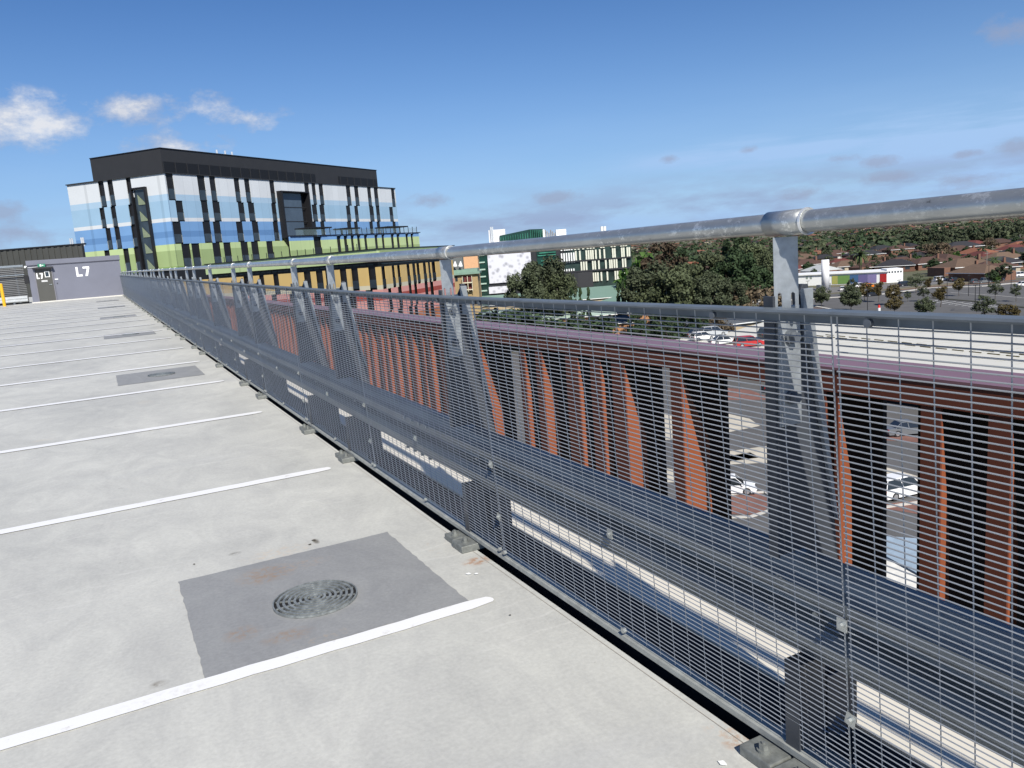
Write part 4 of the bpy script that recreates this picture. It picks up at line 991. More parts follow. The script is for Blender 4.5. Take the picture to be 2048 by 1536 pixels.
# grey roofed shed behind the deck
def gable(name, label, c, w_, l_, rz, z0, wh, rh, wm, rm, cat='building', hip=0, over=.5, chim=None, group=None, windows=0):
    o = empty(name, (c[0], c[1], z0), rz); tag(o, label, cat, group)
    mb = MB(); mb.box(-l_ / 2, l_ / 2, -w_ / 2, w_ / 2, 0, wh); mb.build('wall', wm, o, local=True)
    mb = MB(); L2, W2 = l_ / 2 + over, w_ / 2 + over; h0 = wh; r = L2 - hip
    A, B, C_, D = (-L2, -W2, h0), (L2, -W2, h0), (L2, W2, h0), (-L2, W2, h0); E_, F_ = (-r, 0, h0 + rh), (r, 0, h0 + rh)
    mb.face([A, B, F_, E_]); mb.face([C_, D, E_, F_]); mb.face([B, C_, F_]); mb.face([D, A, E_]); mb.face([D, C_, B, A])
    mb.box(-L2 - .05, L2 + .05, -W2 - .06, -W2, h0 - .16, h0 + .02, 1); mb.box(-L2 - .05, L2 + .05, W2, W2 + .06, h0 - .16, h0 + .02, 1)
    rf = mb.build('roof', [rm, WHITE], o, local=True)
    if chim:
        mb = MB(); mb.box(l_ * .2, l_ * .2 + .7, -w_ * .2, -w_ * .2 + .7, wh + .3, wh + rh + 1.0); mb.build('chimney', chim, rf, local=True)
    for k in range(windows):
        x = -l_ / 2 + l_ * (k + .5) / windows; mb = MB()
        mb.box(x - .8, x + .8, -w_ / 2 - .04, -w_ / 2 - .001, .9, 2.1); mb.build('window', GLASS, o, local=True)
    return o
BRK = mat('orange brick', (.36, .19, .10), .9, 0, .15, 2); CRB = mat('cream brick', (.42, .34, .22), .9, 0, .12, 2); SEAG = mat('sea green metal roof', (.185, .285, .225), .55, 0, .08, .3, stretch=(1, 6, 1)); SEAL = mat('pale green metal roof', (.38, .48, .40), .55, 0, .06, .3, stretch=(1, 6, 1))
SLATE = mat('slate grey roof', (.10, .11, .12), .7, 0, .12, .8)
def atp(px, py, z): p = onz(px, py, z); return (p.x, p.y)
VR = math.atan2(RM[1][0], RM[0][0])    # heading of the picture plane
gable('green_roof_building', 'low building with a broad sea green metal roof behind the cypresses', atp(1215, 583, -14), 42, 50, VR + .1, -20, 5.5, 2.4, CRB, SEAG, hip=14)
gable('green_roof_building', 'low sea green roofed building beside the tall gum trees, left of them', atp(985, 601, -14), 30, 46, VR - .15, -20, 5.5, 2.2, CRB, SEAG, hip=10)
gable('green_roof_building', 'brick building with a pale mint roof seen through the mesh above the mauve coping', atp(1120, 622, -15), 26, 44, VR + .08, -20, 4.2, 2.0, BRK, SEAL, hip=8, windows=6)
gable('green_roof_building', 'small mint roofed block at the right edge of the green roofs', atp(1275, 600, -14), 16, 20, VR + .5, -20, 5.4, 3.0, CRB, SEAG, hip=7)
gable('brick_wing', 'orange brick wing seen low through the mesh between two dark shrubs', atp(1222, 648, -17), 10, 12, VR + .1, -20, 3.6, 1.2, BRK, SLATE, hip=3)
gable('slate_shed', 'slate grey flat gabled shed behind the left end of the white deck', atp(1490, 628, -15), 14, 30, VR + .35, -20, 4.2, 1.0, CRB, SLATE, hip=2)
gable('cream_shed', 'cream brick shed behind bare branches left of the white deck', atp(1420, 650, -17), 8, 12, VR + .1, -20, 3.4, 1.0, mat('yellow brick', (.55, .42, .22), .9, 0, .1, 2), SLATE, hip=2, windows=2)
# glasshouse like low roof by the podium
gable('grey_green_shed', 'grey green metal shed low behind the mesh near the podium end', atp(968, 628, -16), 14, 20, VR, -20, 3.5, 1.4, CRB, mat('grey green roof', (.20, .27, .25), .6, 0, .1, .5), hip=3)

# ---- tan apartment building between podium and green tower
ap = empty('apartment_building', dep(930, 590, 205)); tag(ap, 'tan brick apartment block with green roof and red balcony beside the podium', 'building')
ap.location.z = -20; ap.matrix_basis = Matrix.Translation(Vector((ap.location.x, ap.location.y, -20)))
FA = Face(dep(903, 560, 205), dep(956, 560, 205))
mb = MB(); zA = FA.z(930, 549); FA.box(mb, 0, FA.L, -20, zA, -12, 0); mb.build('wall', mat('tan brick', (.33, .24, .125), .9, 0, .1, 1), ap)
mb = MB(); FA.box(mb, -.5, FA.L + .6, zA, zA + .5, -12.5, .8); FA.box(mb, -.5, FA.L, zA + .5, zA + 1.3, -12, -1.5); mb.build('roof', SEAG, ap)
for (x0, x1, y0, y1) in ((910, 915, 553, 563), (924, 928, 556, 563)):
    mb = MB(); u0, u1 = FA.u(x0, y0), FA.u(x1, y0); FA.box(mb, u0, u1, FA.z(x0, y1), FA.z(x0, y0), .005, .06); mb.build('window', GLASS, ap)
mb = MB(); u0, u1 = FA.u(925, 560), FA.u(945, 560); FA.box(mb, u0, u1, FA.z(935, 583), FA.z(935, 552), .005, .05); mb.build('balcony_recess', mat('maroon recess', (.10, .02, .02), .8), ap)
mb = MB()
for yy_ in (566, 580): z_ = FA.z(937, yy_); FA.box(mb, u0, u1, z_, z_ + .25, .05, 1.2)
for uu in (u0, (u0 + u1) / 2, u1 - .15): FA.box(mb, uu, uu + .15, FA.z(935, 583), FA.z(935, 552), 1.0, 1.15)
mb.build('balcony', CRM, ap, each=0.02)
ob = gable('orange_building', 'pale orange flat building with dark window bands behind the apartment block', tuple(dep(937, 510, 250).xy), 8, 6, VR, -20, 21.6, .6, mat('pale orange render', (.62, .36, .20), .8), mat('orange tile', (.50, .20, .09), .8), hip=3)
gs = empty('grey_screen_box', dep(917, 520, 208)); gs.matrix_basis = Matrix.Translation(Vector((dep(917, 520, 208).x, dep(917, 520, 208).y, -6)))
tag(gs, 'grey rooftop plant screen with two white dishes on the apartment block', 'plant screen')
FGs = Face(dep(902, 530, 207), dep(926, 530, 207)); mb = MB(); FGs.box(mb, 0, FGs.L, zA + 1.31, FGs.z(915, 514), -4, 0); mb.build('screen', mat('mid grey', (.13, .14, .14), .8), gs)
for px in (910, 921): q = dep(px, 532, 205.5); mb = MB(); mb.tube(q, q + Vector((0, -.3, 1.2)), .6, .12, n=10); mb.build('dish', WHITE, gs)

# ---- green glass institute
inst = empty('institute_building', dep(1060, 560, 290)); inst.matrix_basis = Matrix.Translation(Vector((dep(1060, 560, 290).x, dep(1060, 560, 290).y, -20)))
tag(inst, 'dark institute building with dotted white panel, green glass and rows of pale fins', 'building')
FI = Face(dep(950, 500, 290), dep(1262, 480, 290)); U = FI.u; Z = FI.z
GG = mat('green glass', (.012, .04, .032), .12, 0, .5, .15); GGL = mat('light green glass', (.05, .20, .14), .2, 0, .5, .3); FINM = mat('pale fin', (.62, .62, .52), .6, 0, .05, 1)
DARKW = mat('dark institute cladding', (.018, .019, .024), .6, 0, .1, .5)
mb = MB(); FI.box(mb, U(958, 520), U(1128, 500), -20, Z(1062, 492), -22, 0); mb.build('wall', DARKW, inst)
mb = MB(); FI.box(mb, U(1128, 520), U(1262, 500), -17, Z(1200, 484), -18, 0); mb.build('wing', mat('dark green curtain wall', (.025, .045, .04), .3, 0, .6, .2), inst)
mb = MB(); FI.box(mb, U(953, 540), U(976, 540), -20, Z(965, 499), -3, .3); gt = mb.build('glass_tower', GG, inst)
mb = MB(); z_ = Z(965, 583)
while z_ < Z(965, 500): FI.box(mb, U(954, 540), U(971, 540), z_, z_ + .5, .3, .7); z_ += 2.6
mb.build('sunshade', mat('pale green shade', (.36, .48, .40), .5), gt, each=0.05)
DOT = bpy.data.materials.new('dotted white panel'); DOT.use_nodes = True; t = DOT.node_tree; b = t.nodes['Principled BSDF']
g = t.nodes.new('ShaderNodeTexCoord'); vo = t.nodes.new('ShaderNodeTexVoronoi'); vo.inputs['Scale'].default_value = .6; t.links.new(g.outputs['Object'], vo.inputs['Vector'])
r = t.nodes.new('ShaderNodeValToRGB'); r.color_ramp.elements[0].position = .15; r.color_ramp.elements[0].color = (.33, .33, .37, 1); r.color_ramp.elements[1].position = .5; r.color_ramp.elements[1].color = (.62, .62, .67, 1)
t.links.new(vo.outputs['Distance'], r.inputs[0]); t.links.new(r.outputs[0], b.inputs['Base Color']); b.inputs['Roughness'].default_value = .6
mb = MB(); FI.box(mb, U(977, 540), U(1063, 535), Z(1020, 564), Z(1020, 501), .02, .6); mb.build('dotted_panel', DOT, inst)
mb = MB(); FI.box(mb, U(978, 580), U(1022, 580), Z(1000, 586), Z(1000, 572.5), .02, .6); mb.build('dotted_panel', DOT, inst)
mb = MB(); FI.box(mb, U(1074, 520), U(1113, 520), Z(1090, 545), Z(1090, 500), .02, .3); gp = mb.build('glass_front', GG, inst)
mb = MB()
for yy_ in (505, 510, 521, 529, 537): FI.box(mb, U(1076 + (yy_ % 3) * 3, 520), U(1112, 520), Z(1090, yy_ + 1.5), Z(1090, yy_ - .5), .3, .8)
mb.build('sunshade', GGL, gp, each=0.05)
def finrow(x0, x1, ytop, ybot, ats, wpx, m, nm='fins'):
    mb = MB()
    for x in ats: FI.box(mb, U(x, (ytop + ybot) / 2), U(x + wpx, (ytop + ybot) / 2), Z(x, ybot - (x - x0) * .075), Z(x, ytop - (x - x0) * .075), .02, .7)
    return mb.build('fin', m, inst, each=.05)
finrow(1120, 1148, 507, 527, [1122 + 4.9 * k for k in range(6)], 2.7, WHITE); finrow(1120, 1148, 498, 502, [1121, 1127.5, 1132, 1136.5, 1141.5], 3.5, WHITE); finrow(1121, 1148, 539, 543.5, [1123 + 4.7 * k for k in range(6)], 2.2, WHITE)
finrow(1148, 1262, 502.5, 521, [1150, 1158, 1171, 1175.5, 1180, 1184, 1190, 1198, 1207, 1224, 1228, 1242, 1246, 1253, 1257], 3.2, FINM)
finrow(1160, 1254, 523, 541, [1161, 1166, 1171, 1184, 1188.5, 1196, 1210, 1218, 1222, 1227, 1231.5, 1244, 1249], 3.2, FINM)
finrow(1184, 1256, 545.5, 563, [1185, 1189.5, 1194, 1201, 1213, 1229, 1233.5, 1238, 1248, 1253], 3.2, FINM)
finrow(1148, 1262, 496, 500, [1148, 1155, 1164, 1173, 1179, 1185, 1200, 1205, 1221, 1227, 1240, 1245, 1250], 4, FINM)
mb = MB()
for ya, yb2 in ((521.5, 523.8), (542, 545)): FI.box(mb, U(1128, 530), U(1262, 520), Z(1200, yb2 - 4), Z(1200, ya - 4), .02, .9)
mb.build('floor_band', DARKW, inst, each=0.05)
mb = MB(); FI.box(mb, U(1126, 560), U(1154, 560), -18, Z(1150, 545.5), -4, 5); mb.build('lower_block', DARKW, inst); mb = MB(); FI.box(mb, U(1154, 560), U(1184, 560), -17.5, Z(1170, 544), -4, 4); mb.build('lower_block', mat('charcoal block', (.028, .028, .032), .6), inst)
mb = MB(); FI.box(mb, U(971, 485), U(1128, 480), Z(1050, 491.9), Z(1050, 483), -22.4, .3); mb.build('roof_edge', WHITE, inst)
mb = MB(); FI.box(mb, U(977, 470), U(1011, 470), Z(990, 486), Z(990, 458.5), -9, -5); mb.build('white_tower', mat('white metal block', (.66, .66, .68), .6, 0, .04, 1), inst)
for px in (982, 985.5): mb = MB(); mb.tube(FI.P(U(px, 470), Z(px, 484), -4.5), FI.P(U(px, 470), Z(px, 453), -4.5), .3, n=8); mb.build('flue', mat('bright flue', (.7, .72, .74), .3, .4), inst)
mb = MB(); a_ = [FI.P(U(999, 475), Z(999, 482), -4), FI.P(U(1060, 475), Z(1060, 478), -4), FI.P(U(1060, 460), Z(1060, 458), -4), FI.P(U(999, 471), Z(999, 471), -4)]; mb.extr(a_, tuple(-FI.n * 4))
a_ = [FI.P(U(1060, 475), Z(1060, 478), -4), FI.P(U(1087, 475), Z(1087, 476), -5), FI.P(U(1087, 460), Z(1087, 457), -5), FI.P(U(1060, 460), Z(1060, 458), -4)]; mb.extr(a_, tuple(-FI.n * 4)); rl = mb.build('glass_lantern', GG, inst)
mb = MB()
for k in range(12):
    x = 1001 + k * 5; FI.box(mb, U(x, 475), U(x + .8, 475), Z(x, 481), Z(x, 474 - k * .8), -4, -3.8)
for k in range(7):
    x = 1062 + k * 3.9; FI.box(mb, U(x, 475), U(x + .7, 475), Z(x, 477), Z(x, 459), -3.99, -3.7)
mb.build('glazing_bar', GGL, rl, each=0.05)
mb = MB(); FI.box(mb, U(1087.5, 470), U(1091, 470), Z(1090, 482), Z(1090, 458), -8, -5); FI.box(mb, U(1114, 470), U(1134.5, 470), Z(1120, 480), Z(1124, 458), -8, -4); mb.build('white_plant_box', WHITE, inst, each=0.05)
mb = MB()
for k in range(6): x = 1092 + k * 3.7; FI.box(mb, U(x, 470), U(x + 2, 470), Z(x, 478), Z(x, 459 + (k % 3) * 3), -7, -5.5)
mb.build('roof_plant', mat('roof plant', (.25, .24, .23), .7, 0, .5, 1), inst, each=0.05)
q = dep(1204, 465, 420); mb = MB(); mb.tube((q.x, q.y, -20), (q.x, q.y, dep(1204, 453, 420).z), .75, n=10); o = mb.build('chimney_stack', WHITE); tag(o, 'slim white chimney stack just above the hand tube on the skyline', 'chimney')
o2 = o.copy(); COL.objects.link(o2); o2.location.x += 1.2; o2.location.y -= 1.0; tag(o2, 'right hand twin of the slim white chimney stack on the skyline', 'chimney')

# ---- white clinic with coloured panels, white tank
clr = [('yellow panel', (.34, .34, .10)), ('green panel', (.13, .24, .07)), ('blue panel', (.045, .11, .23)), ('violet panel', (.12, .105, .24)), ('lilac panel', (.20, .17, .33)), ('red panel', (.36, .018, .02))]
cA, cB = onz(1524, 575, -20), onz(1774, 566, -20); FC = Face(cA, cB)
cl_ = empty('clinic_building', (cA.x, cA.y, -20)); tag(cl_, 'long low white building with a row of rainbow coloured wall panels', 'building')
zC = FC.z(1650, 549)
mb = MB(); FC.box(mb, 0, FC.L, -20, zC, -13, 0); mb.build('wall', WHITE, cl_)
mb = MB(); FC.box(mb, -.6, FC.L + .6, zC, zC + .35, -13.5, .6); mb.build('roof', mat('white roof', (.80, .80, .79), .5, 0, .03, .4), cl_)
xs_ = [(1664, 1676), (1676, 1700), (1700, 1717), (1717, 1735), (1735, 1754), (1760, 1774)]
for (x0, x1), (nm, c) in zip(xs_, clr):
    mb = MB(); FC.box(mb, FC.u(x0, 570), FC.u(x1 - .8, 570), -19.7, zC - .6, .01, .12); mb.build('wall_panel', mat(nm, c, .6, 0, .04, 1), cl_)
FC2 = Face(cB, onz(1806, 564, -20)); mb = MB(); FC2.box(mb, 0, FC2.L, -20, zC + .9, -8, 0); mb.build('end_wall', WHITE, cl_)
for k in range(5): mb = MB(); u_ = FC2.L * (.1 + .18 * k); FC2.box(mb, u_, u_ + FC2.L * .1, zC - .5, zC + .1, .005, .05); mb.build('window', GLASS, cl_)
for x in (1612, 1620): mb = MB(); FC.box(mb, FC.u(x, 563), FC.u(x + 4, 563), FC.z(x, 558), FC.z(x, 553), .005, .08); mb.build('window', mat('grey green window', (.25, .30, .27), .4), cl_)
mb = MB(); FC.box(mb, FC.u(1524, 575), FC.u(1548, 575), -20, FC.z(1535, 553), .01, 3); mb.build('porch', mat('porch grey', (.35, .36, .40), .7), cl_)
p = onz(1651, 580, -20); tk = empty('storage_tank', p); tag(tk, 'tall white cylindrical storage tank in front of the rainbow building', 'tank')
hz = dep(1651, 519, (RM.T @ np.array([p.x, p.y, p.z - EYE]))[2]).z + 20
mb = MB(); mb.tube((0, 0, .8), (0, 0, hz), 1.28, n=28); o = mb.build('vessel', mat('tank white', (.80, .80, .81), .4, 0, .03, 1), tk, local=True, smooth=False)
for pl in o.data.polygons: pl.use_smooth = len(pl.vertices) == 4
for k in range(4): a = k * math.pi / 2 + .4; mb = MB(); mb.tube((math.cos(a), math.sin(a), 0), (math.cos(a), math.sin(a), .8), .09, n=6); mb.build('leg', GALVD, tk, local=True)
mb = MB(); mb.tube((1.3, 0, .3), (2.8, .4, .3), .12); mb.tube((2.8, .4, 0), (2.8, .4, 2.2), .15); mb.box(-3.6, -2.4, -.8, .8, 0, 2.0); mb.build('pipework', GALV, tk, local=True, each=0.1)

# ================================================================== VEHICLES
CARG = mat('car glass', (.02, .024, .028), .08, 0, .1, 1, spec=.7); TYRE = mat('tyre rubber', (.02, .02, .02), .85); RIM = mat('alloy rim', (.45, .46, .47), .35, .6); HL = mat('headlight lens', (.7, .72, .74), .15); TLT = mat('tail light lens', (.35, .01, .01), .25); TRIM = mat('black trim', (.02, .02, .022), .6)
def paintm(name, c): return mat(name, c, .28, 0, .02, 1, spec=.6)
def car(kind, m):
    t = empty('parked_car', (0, 0, 0))
    Ln, W, H = {'hatch': (4.1, 1.74, 1.5), 'sedan': (4.7, 1.82, 1.45), 'suv': (4.6, 1.86, 1.70), 'ute': (5.2, 1.88, 1.75)}[kind]
    h2 = Ln / 2; bl = H * .56; lo = .22
    # side outline of the lower body (x front +)
    out = {'hatch': [(-h2, .5), (-h2 + .04, bl + .02), (-h2 + .3, bl + .06), (.55, bl + .02), (h2 - .75, bl - .1), (h2 - .12, bl - .22), (h2, .5)],
           'sedan': [(-h2, .5), (-h2 + .05, bl + .0), (-h2 + .8, bl + .06), (.75, bl + .02), (h2 - .7, bl - .1), (h2 - .1, bl - .24), (h2, .48)],
           'suv': [(-h2, .55), (-h2 + .03, bl + .02), (-h2 + .25, bl + .05), (.8, bl + .04), (h2 - .6, bl - .05), (h2 - .08, bl - .2), (h2, .55)],
           'ute': [(-h2, .6), (-h2 + .02, bl + .0), (-h2 + 1.6, bl + .0), (.95, bl + .05), (h2 - .6, bl - .05), (h2 - .08, bl - .2), (h2, .58)]}[kind]
    prof = [(-h2 + .08, lo)] + out + [(h2 - .08, lo)]
    mb = MB(); n = len(prof); rows_ = []
    for sx, yw in ((-1, W / 2), (-1, W / 2 * .0), (1, 0), (1, W / 2)): pass
    sec = [(-W / 2 + .0, .93), (-W / 2 + .12, 1.0), (W / 2 - .12, 1.0), (W / 2, .93)]
    b0 = len(mb.v)
    for y_, k in sec:
        for x, z in prof: mb.v.append((x * (1 if abs(y_) < W / 2 - .05 else .985), y_, lo + (z - lo) * k))
    for i in range(3):
        for j in range(n):
            jj = (j + 1) % n; mb.f.append((b0 + i * n + j, b0 + i * n + jj, b0 + (i + 1) * n + jj, b0 + (i + 1) * n + j)); mb.m.append(0)
    mb.f.append(tuple(b0 + j for j in range(n))); mb.m.append(0); mb.f.append(tuple(b0 + 3 * n + j for j in reversed(range(n)))); mb.m.append(0)
    mb.build('body', m, t, local=True)
    g = {'hatch': (-h2 + .10, -h2 + .45, .35, 1.05), 'sedan': (-h2 + .75, -h2 + 1.35, .35, 1.10), 'suv': (-h2 + .08, -h2 + .35, .5, 1.15), 'ute': (-.75, -.6, .45, 1.1)}[kind]
    wb, wt = W / 2 - .06, W / 2 - .24; z0 = bl + .03; z1 = H - .05
    mb = MB(); mb.hexa([(g[0], -wb, z0), (g[3], -wb, z0), (g[3], wb, z0), (g[0], wb, z0), (g[1], -wt, z1), (g[2], -wt, z1), (g[2], wt, z1), (g[1], wt, z1)]); mb.build('window', CARG, t, local=True)
    mb = MB(); mb.hexa([(g[1] - .03, -wt - .02, z1), (g[2] + .05, -wt - .02, z1), (g[2] + .05, wt + .02, z1), (g[1] - .03, wt + .02, z1), (g[1] + .05, -wt + .06, H), (g[2] - .1, -wt + .06, H), (g[2] - .1, wt - .06, H), (g[1] + .05, wt - .06, H)])
    for s in (-1, 1):
        for xa, xb in ((g[0], g[1]), ((g[0] + g[3]) / 2, (g[1] + g[2]) / 2), (g[3], g[2])):
            mb.hexa([(xa - .04, s * wb - .01, z0), (xa + .04, s * wb - .01, z0), (xa + .04, s * wb + .015 * s, z0), (xa - .04, s * wb + .015 * s, z0), (xb - .03, s * wt - .01, z1), (xb + .03, s * wt - .01, z1), (xb + .03, s * wt + .02 * s, z1), (xb - .03, s * wt + .02 * s, z1)])
    mb.build('roof', m, t, local=True)
    if kind == 'ute': mb = MB(); mb.box(-h2 + .1, -.85, -W / 2 + .1, W / 2 - .1, bl - .01, bl + .03); mb.build('tray_cover', TRIM, t, local=True)
    for sx in (-1, 1):
        for s in (-1, 1):
            x = sx * Ln * .30; wy = s * (W / 2 - .09)
            mb = MB(); mb.tube((x, wy - .11, .33), (x, wy + .11, .33), .33, n=18); wh = mb.build('wheel', TYRE, t, local=True)
            mb = MB(); mb.tube((x, wy + s * .105, .33), (x, wy + s * .125, .33), .21, n=12); mb.build('rim', RIM, wh, local=True)
    for s in (-1, 1):
        mb = MB(); mb.box(h2 - .22, h2 - .02, s * (W / 2 - .2) - .17, s * (W / 2 - .2) + .17, bl - .34, bl - .2); mb.build('headlight', HL, t, local=True)
        mb = MB(); mb.box(-h2 - .01, -h2 + .14, s * (W / 2 - .14) - .11, s * (W / 2 - .14) + .11, bl - .22, bl - .02); mb.build('tail_light', TLT, t, local=True)
        mb = MB(); mb.box(g[3] - .25, g[3] - .1, s * (W / 2 + .04) - .1, s * (W / 2 + .04) + .1, bl + .02, bl + .16); mb.build('mirror', m, t, local=True)
    mb = MB(); mb.box(h2 - .06, h2 + .012, -W / 2 + .45, W / 2 - .45, .38, .58); mb.box(-h2 - .012, -h2 + .03, -.26, .26, .62, .74); mb.build('grille', TRIM, t, local=True)
    return t
CW = paintm('white car paint', (.78, .78, .78)); CS = paintm('silver car paint', (.42, .44, .46)); CR_ = paintm('red car paint', (.42, .02, .02)); CD = paintm('dark car paint', (.018, .02, .026)); CN = paintm('navy car paint', (.01, .02, .07)); CO = paintm('orange car paint', (.75, .20, .01)); CG = paintm('grey car paint', (.14, .15, .16))
def put(kind, m, px, py, z, rz, label, group=None):
    c = car(kind, m); p = onz(px, py, z); c.location = (p.x, p.y, z); c.rotation_euler = (0, 0, rz); tag(c, label, 'car', group)
RW = VR      # cars seen side on lie along the picture plane
for a in [('sedan', CD, 1745, 592, -20, RW + .1, 'black sedan parked behind the large round street tree'), ('hatch', CW, 1716, 586, -20, RW + .1, 'white hatchback half hidden behind the black sedan in the asphalt lot'),
          ('hatch', CW, 1685, 581, -20, RW + 1.2, 'white hatchback end on, left of the street trees and near the white tank'), ('suv', CW, 1719, 575, -20, RW + .1, 'white car in front of the blue wall panel'),
          ('sedan', CO, 1739, 575, -20, RW, 'bright orange sedan in front of the lilac wall panels'), ('suv', CD, 1811, 572, -20, RW, 'dark wagon parked right of the white end wall'),
          ('suv', CW, 1882, 562, -20, RW, 'white four wheel drive on the street before the brown tiled house'), ('hatch', CD, 1907, 563, -20, RW + 1.3, 'black hatchback between the white four wheel drive and the navy ute'), ('ute', CN, 1922, 562, -20, RW, 'navy blue ute in the street row'),
          ('hatch', CG, 1948, 567, -20, RW + 1.3, 'dark grey hatchback at the left end of the right hand row'), ('ute', CG, 1968, 566, -20, RW + .1, 'grey dual cab ute in the right hand street row'), ('hatch', CW, 1988, 563, -20, RW + 1.2, 'white hatchback just right of the grey ute'),
          ('sedan', CW, 2000, 561, -20, RW + 1.2, 'white sedan between the white hatchback and the dark red car'), ('hatch', CR_, 2010, 559, -20, RW + 1.2, 'dark red hatchback in the right hand street row'), ('sedan', CW, 2020, 558, -20, RW + 1.2, 'white sedan right of the dark red hatchback'),
          ('suv', CW, 2040, 553, -20, RW + .2, 'large white wagon at the right edge of the picture on the street'), ('sedan', CW, 2048, 572, -20, RW, 'white car cut by the right edge of the picture inside the lot'),
          ('suv', CS, 1428, 671, -16, RW + .1, 'silver wagon on the white roof deck, farthest of the group'), ('sedan', CG, 1396, 673, -16, RW + .25, 'dark grey sedan behind the silver wagon on the deck end'), ('hatch', CW, 1405, 680, -16, RW + .3, 'white hatchback with dark window left in the deck row'),
          ('sedan', CW, 1447, 688, -16, RW + .1, 'white sedan beside the red car on the white deck'), ('suv', CR_, 1498, 693, -16, RW + .05, 'bright red car by the mauve coping on the white deck'), ('suv', CD, 1545, 675, -16, RW + .2, 'dark car alone on the white deck behind the nearest post'),
          ('hatch', CW, 1462, 985, -20, RW - .2, 'white hatchback on the street seen between two fins, nose to the right'), ('suv', CW, 1800, 990, -20, RW + .35, 'white wagon on the street seen through the wide open bay'),
          ('hatch', CG, 1500, 744, -20, RW, 'grey hatchback under the deck edge seen through the wide bay'), ('sedan', CD, 1560, 782, -20, RW, 'dark sedan beside the nearest post, seen through the mesh'), ('sedan', CG, 1815, 868, -20, RW, 'grey car beyond the railings in the right open bay'),
          ('hatch', CR_, 1605, 600, -20, RW, 'small red car just right of the nearest post'), ('sedan', CS, 1612, 585, -20, RW + .4, 'silver sedan in front of the clinic beside the nearest post')]: put(*a)

# light poles and utility poles
POLE = mat('black pole', (.015, .015, .017), .6); TIM = mat('grey timber pole', (.20, .18, .16), .9)
pl0 = None
def camd(p): return (RM.T @ np.array([p.x, p.y, p.z - EYE]))[2]
for i, (px, pyb, pyt, lab) in enumerate([(1735, 622, 580, 'black light pole just left of the second lot tree'), (1798, 603, 560, 'black light pole by the right end of the rainbow building'), (1894, 596, 552, 'black light pole left of the pair in the lot'), (1937, 592, 551, 'black light pole before the navy ute'),
                                   (1950, 621, 570, 'left pole of the tall pair in the lot'), (1958, 624, 562, 'right pole of the tall pair in the lot'), (1977, 572, 530, 'black light pole in front of the brown house'), (2022, 578, 545, 'black light pole near the right edge of the lot'), (1530, 612, 586, 'light pole with white head left of the nearest post'), (1616, 596, 562, 'black light pole right of the nearest post')]):
    p = onz(px, pyb, -20); d_ = camd(p); h = dep(px, pyt, d_).z + 20
    t = empty('light_pole', p); tag(t, lab, 'light pole', 'light poles of the lower lots')
    mb = MB(); mb.tube((0, 0, 0), (0, 0, h), .09, .06, n=8); mb.build('mast', POLE, t, local=True); mb = MB(); mb.box(-.7, .7, -.15, .15, h, h + .12); mb.build('lamp_head', WHITE if px == 1530 else POLE, t, local=True)
for i, (px, pyb, pyt, lab) in enumerate([(1973, 552, 502, 'concrete power pole among the trees right of the brown house'), (1768, 526, 505, 'thin power pole by the black roofed houses'), (1683, 525, 503, 'power pole above the red roof'), (1825, 480, 462, 'power pole before the dark gum belt, left one'), (1860, 482, 461, 'power pole before the dark gum belt, middle one'), (1866, 490, 470, 'small power pole behind the bare shrub'),
                                   (1345, 530, 500, 'pale power pole above the tree clump'), (1993, 480, 458, 'power pole at the dark gum belt, right one'), (2040, 490, 468, 'power pole at the right edge by the orange roof'), (1632, 530, 505, 'power pole right of the nearest post among roofs'), (1985, 505, 490, 'short power pole above the green shrubs')]):
    d_ = 340 if i < 3 else 520
    p = onz(px, pyb, -20); d_ = min(camd(p), 900); p = dep(px, pyb, d_); p.z = -20
    h = dep(px, pyt, d_).z + 20
    t = empty('power_pole', p); tag(t, lab, 'power pole', 'power poles of the suburb')
    mb = MB(); mb.tube((0, 0, 0), (0, 0, h), .17, .13, n=6); mb.build('mast', TIM, t, local=True); mb = MB(); M = Matrix.Rotation(VR + .3, 4, 'Z'); mb.box(-1.2, 1.2, -.06, .06, h - .8, h - .65, M=M); mb.build('crossarm', TIM, t, local=True)
# red and white bollard in the lot
p = onz(1758, 622, -20); mb = MB(); mb.tube(p, p + Vector((0, 0, .8)), .35, n=10, mi=1); mb.tube(p + Vector((0, 0, .8)), p + Vector((0, 0, 1.5)), .33, .2, n=10, mi=0); o = mb.build('lot_marker', [mat('marker red', (.6, .03, .02), .5), WHITE]); tag(o, 'red and white marker cone standing in the asphalt lot above the rail', 'marker')

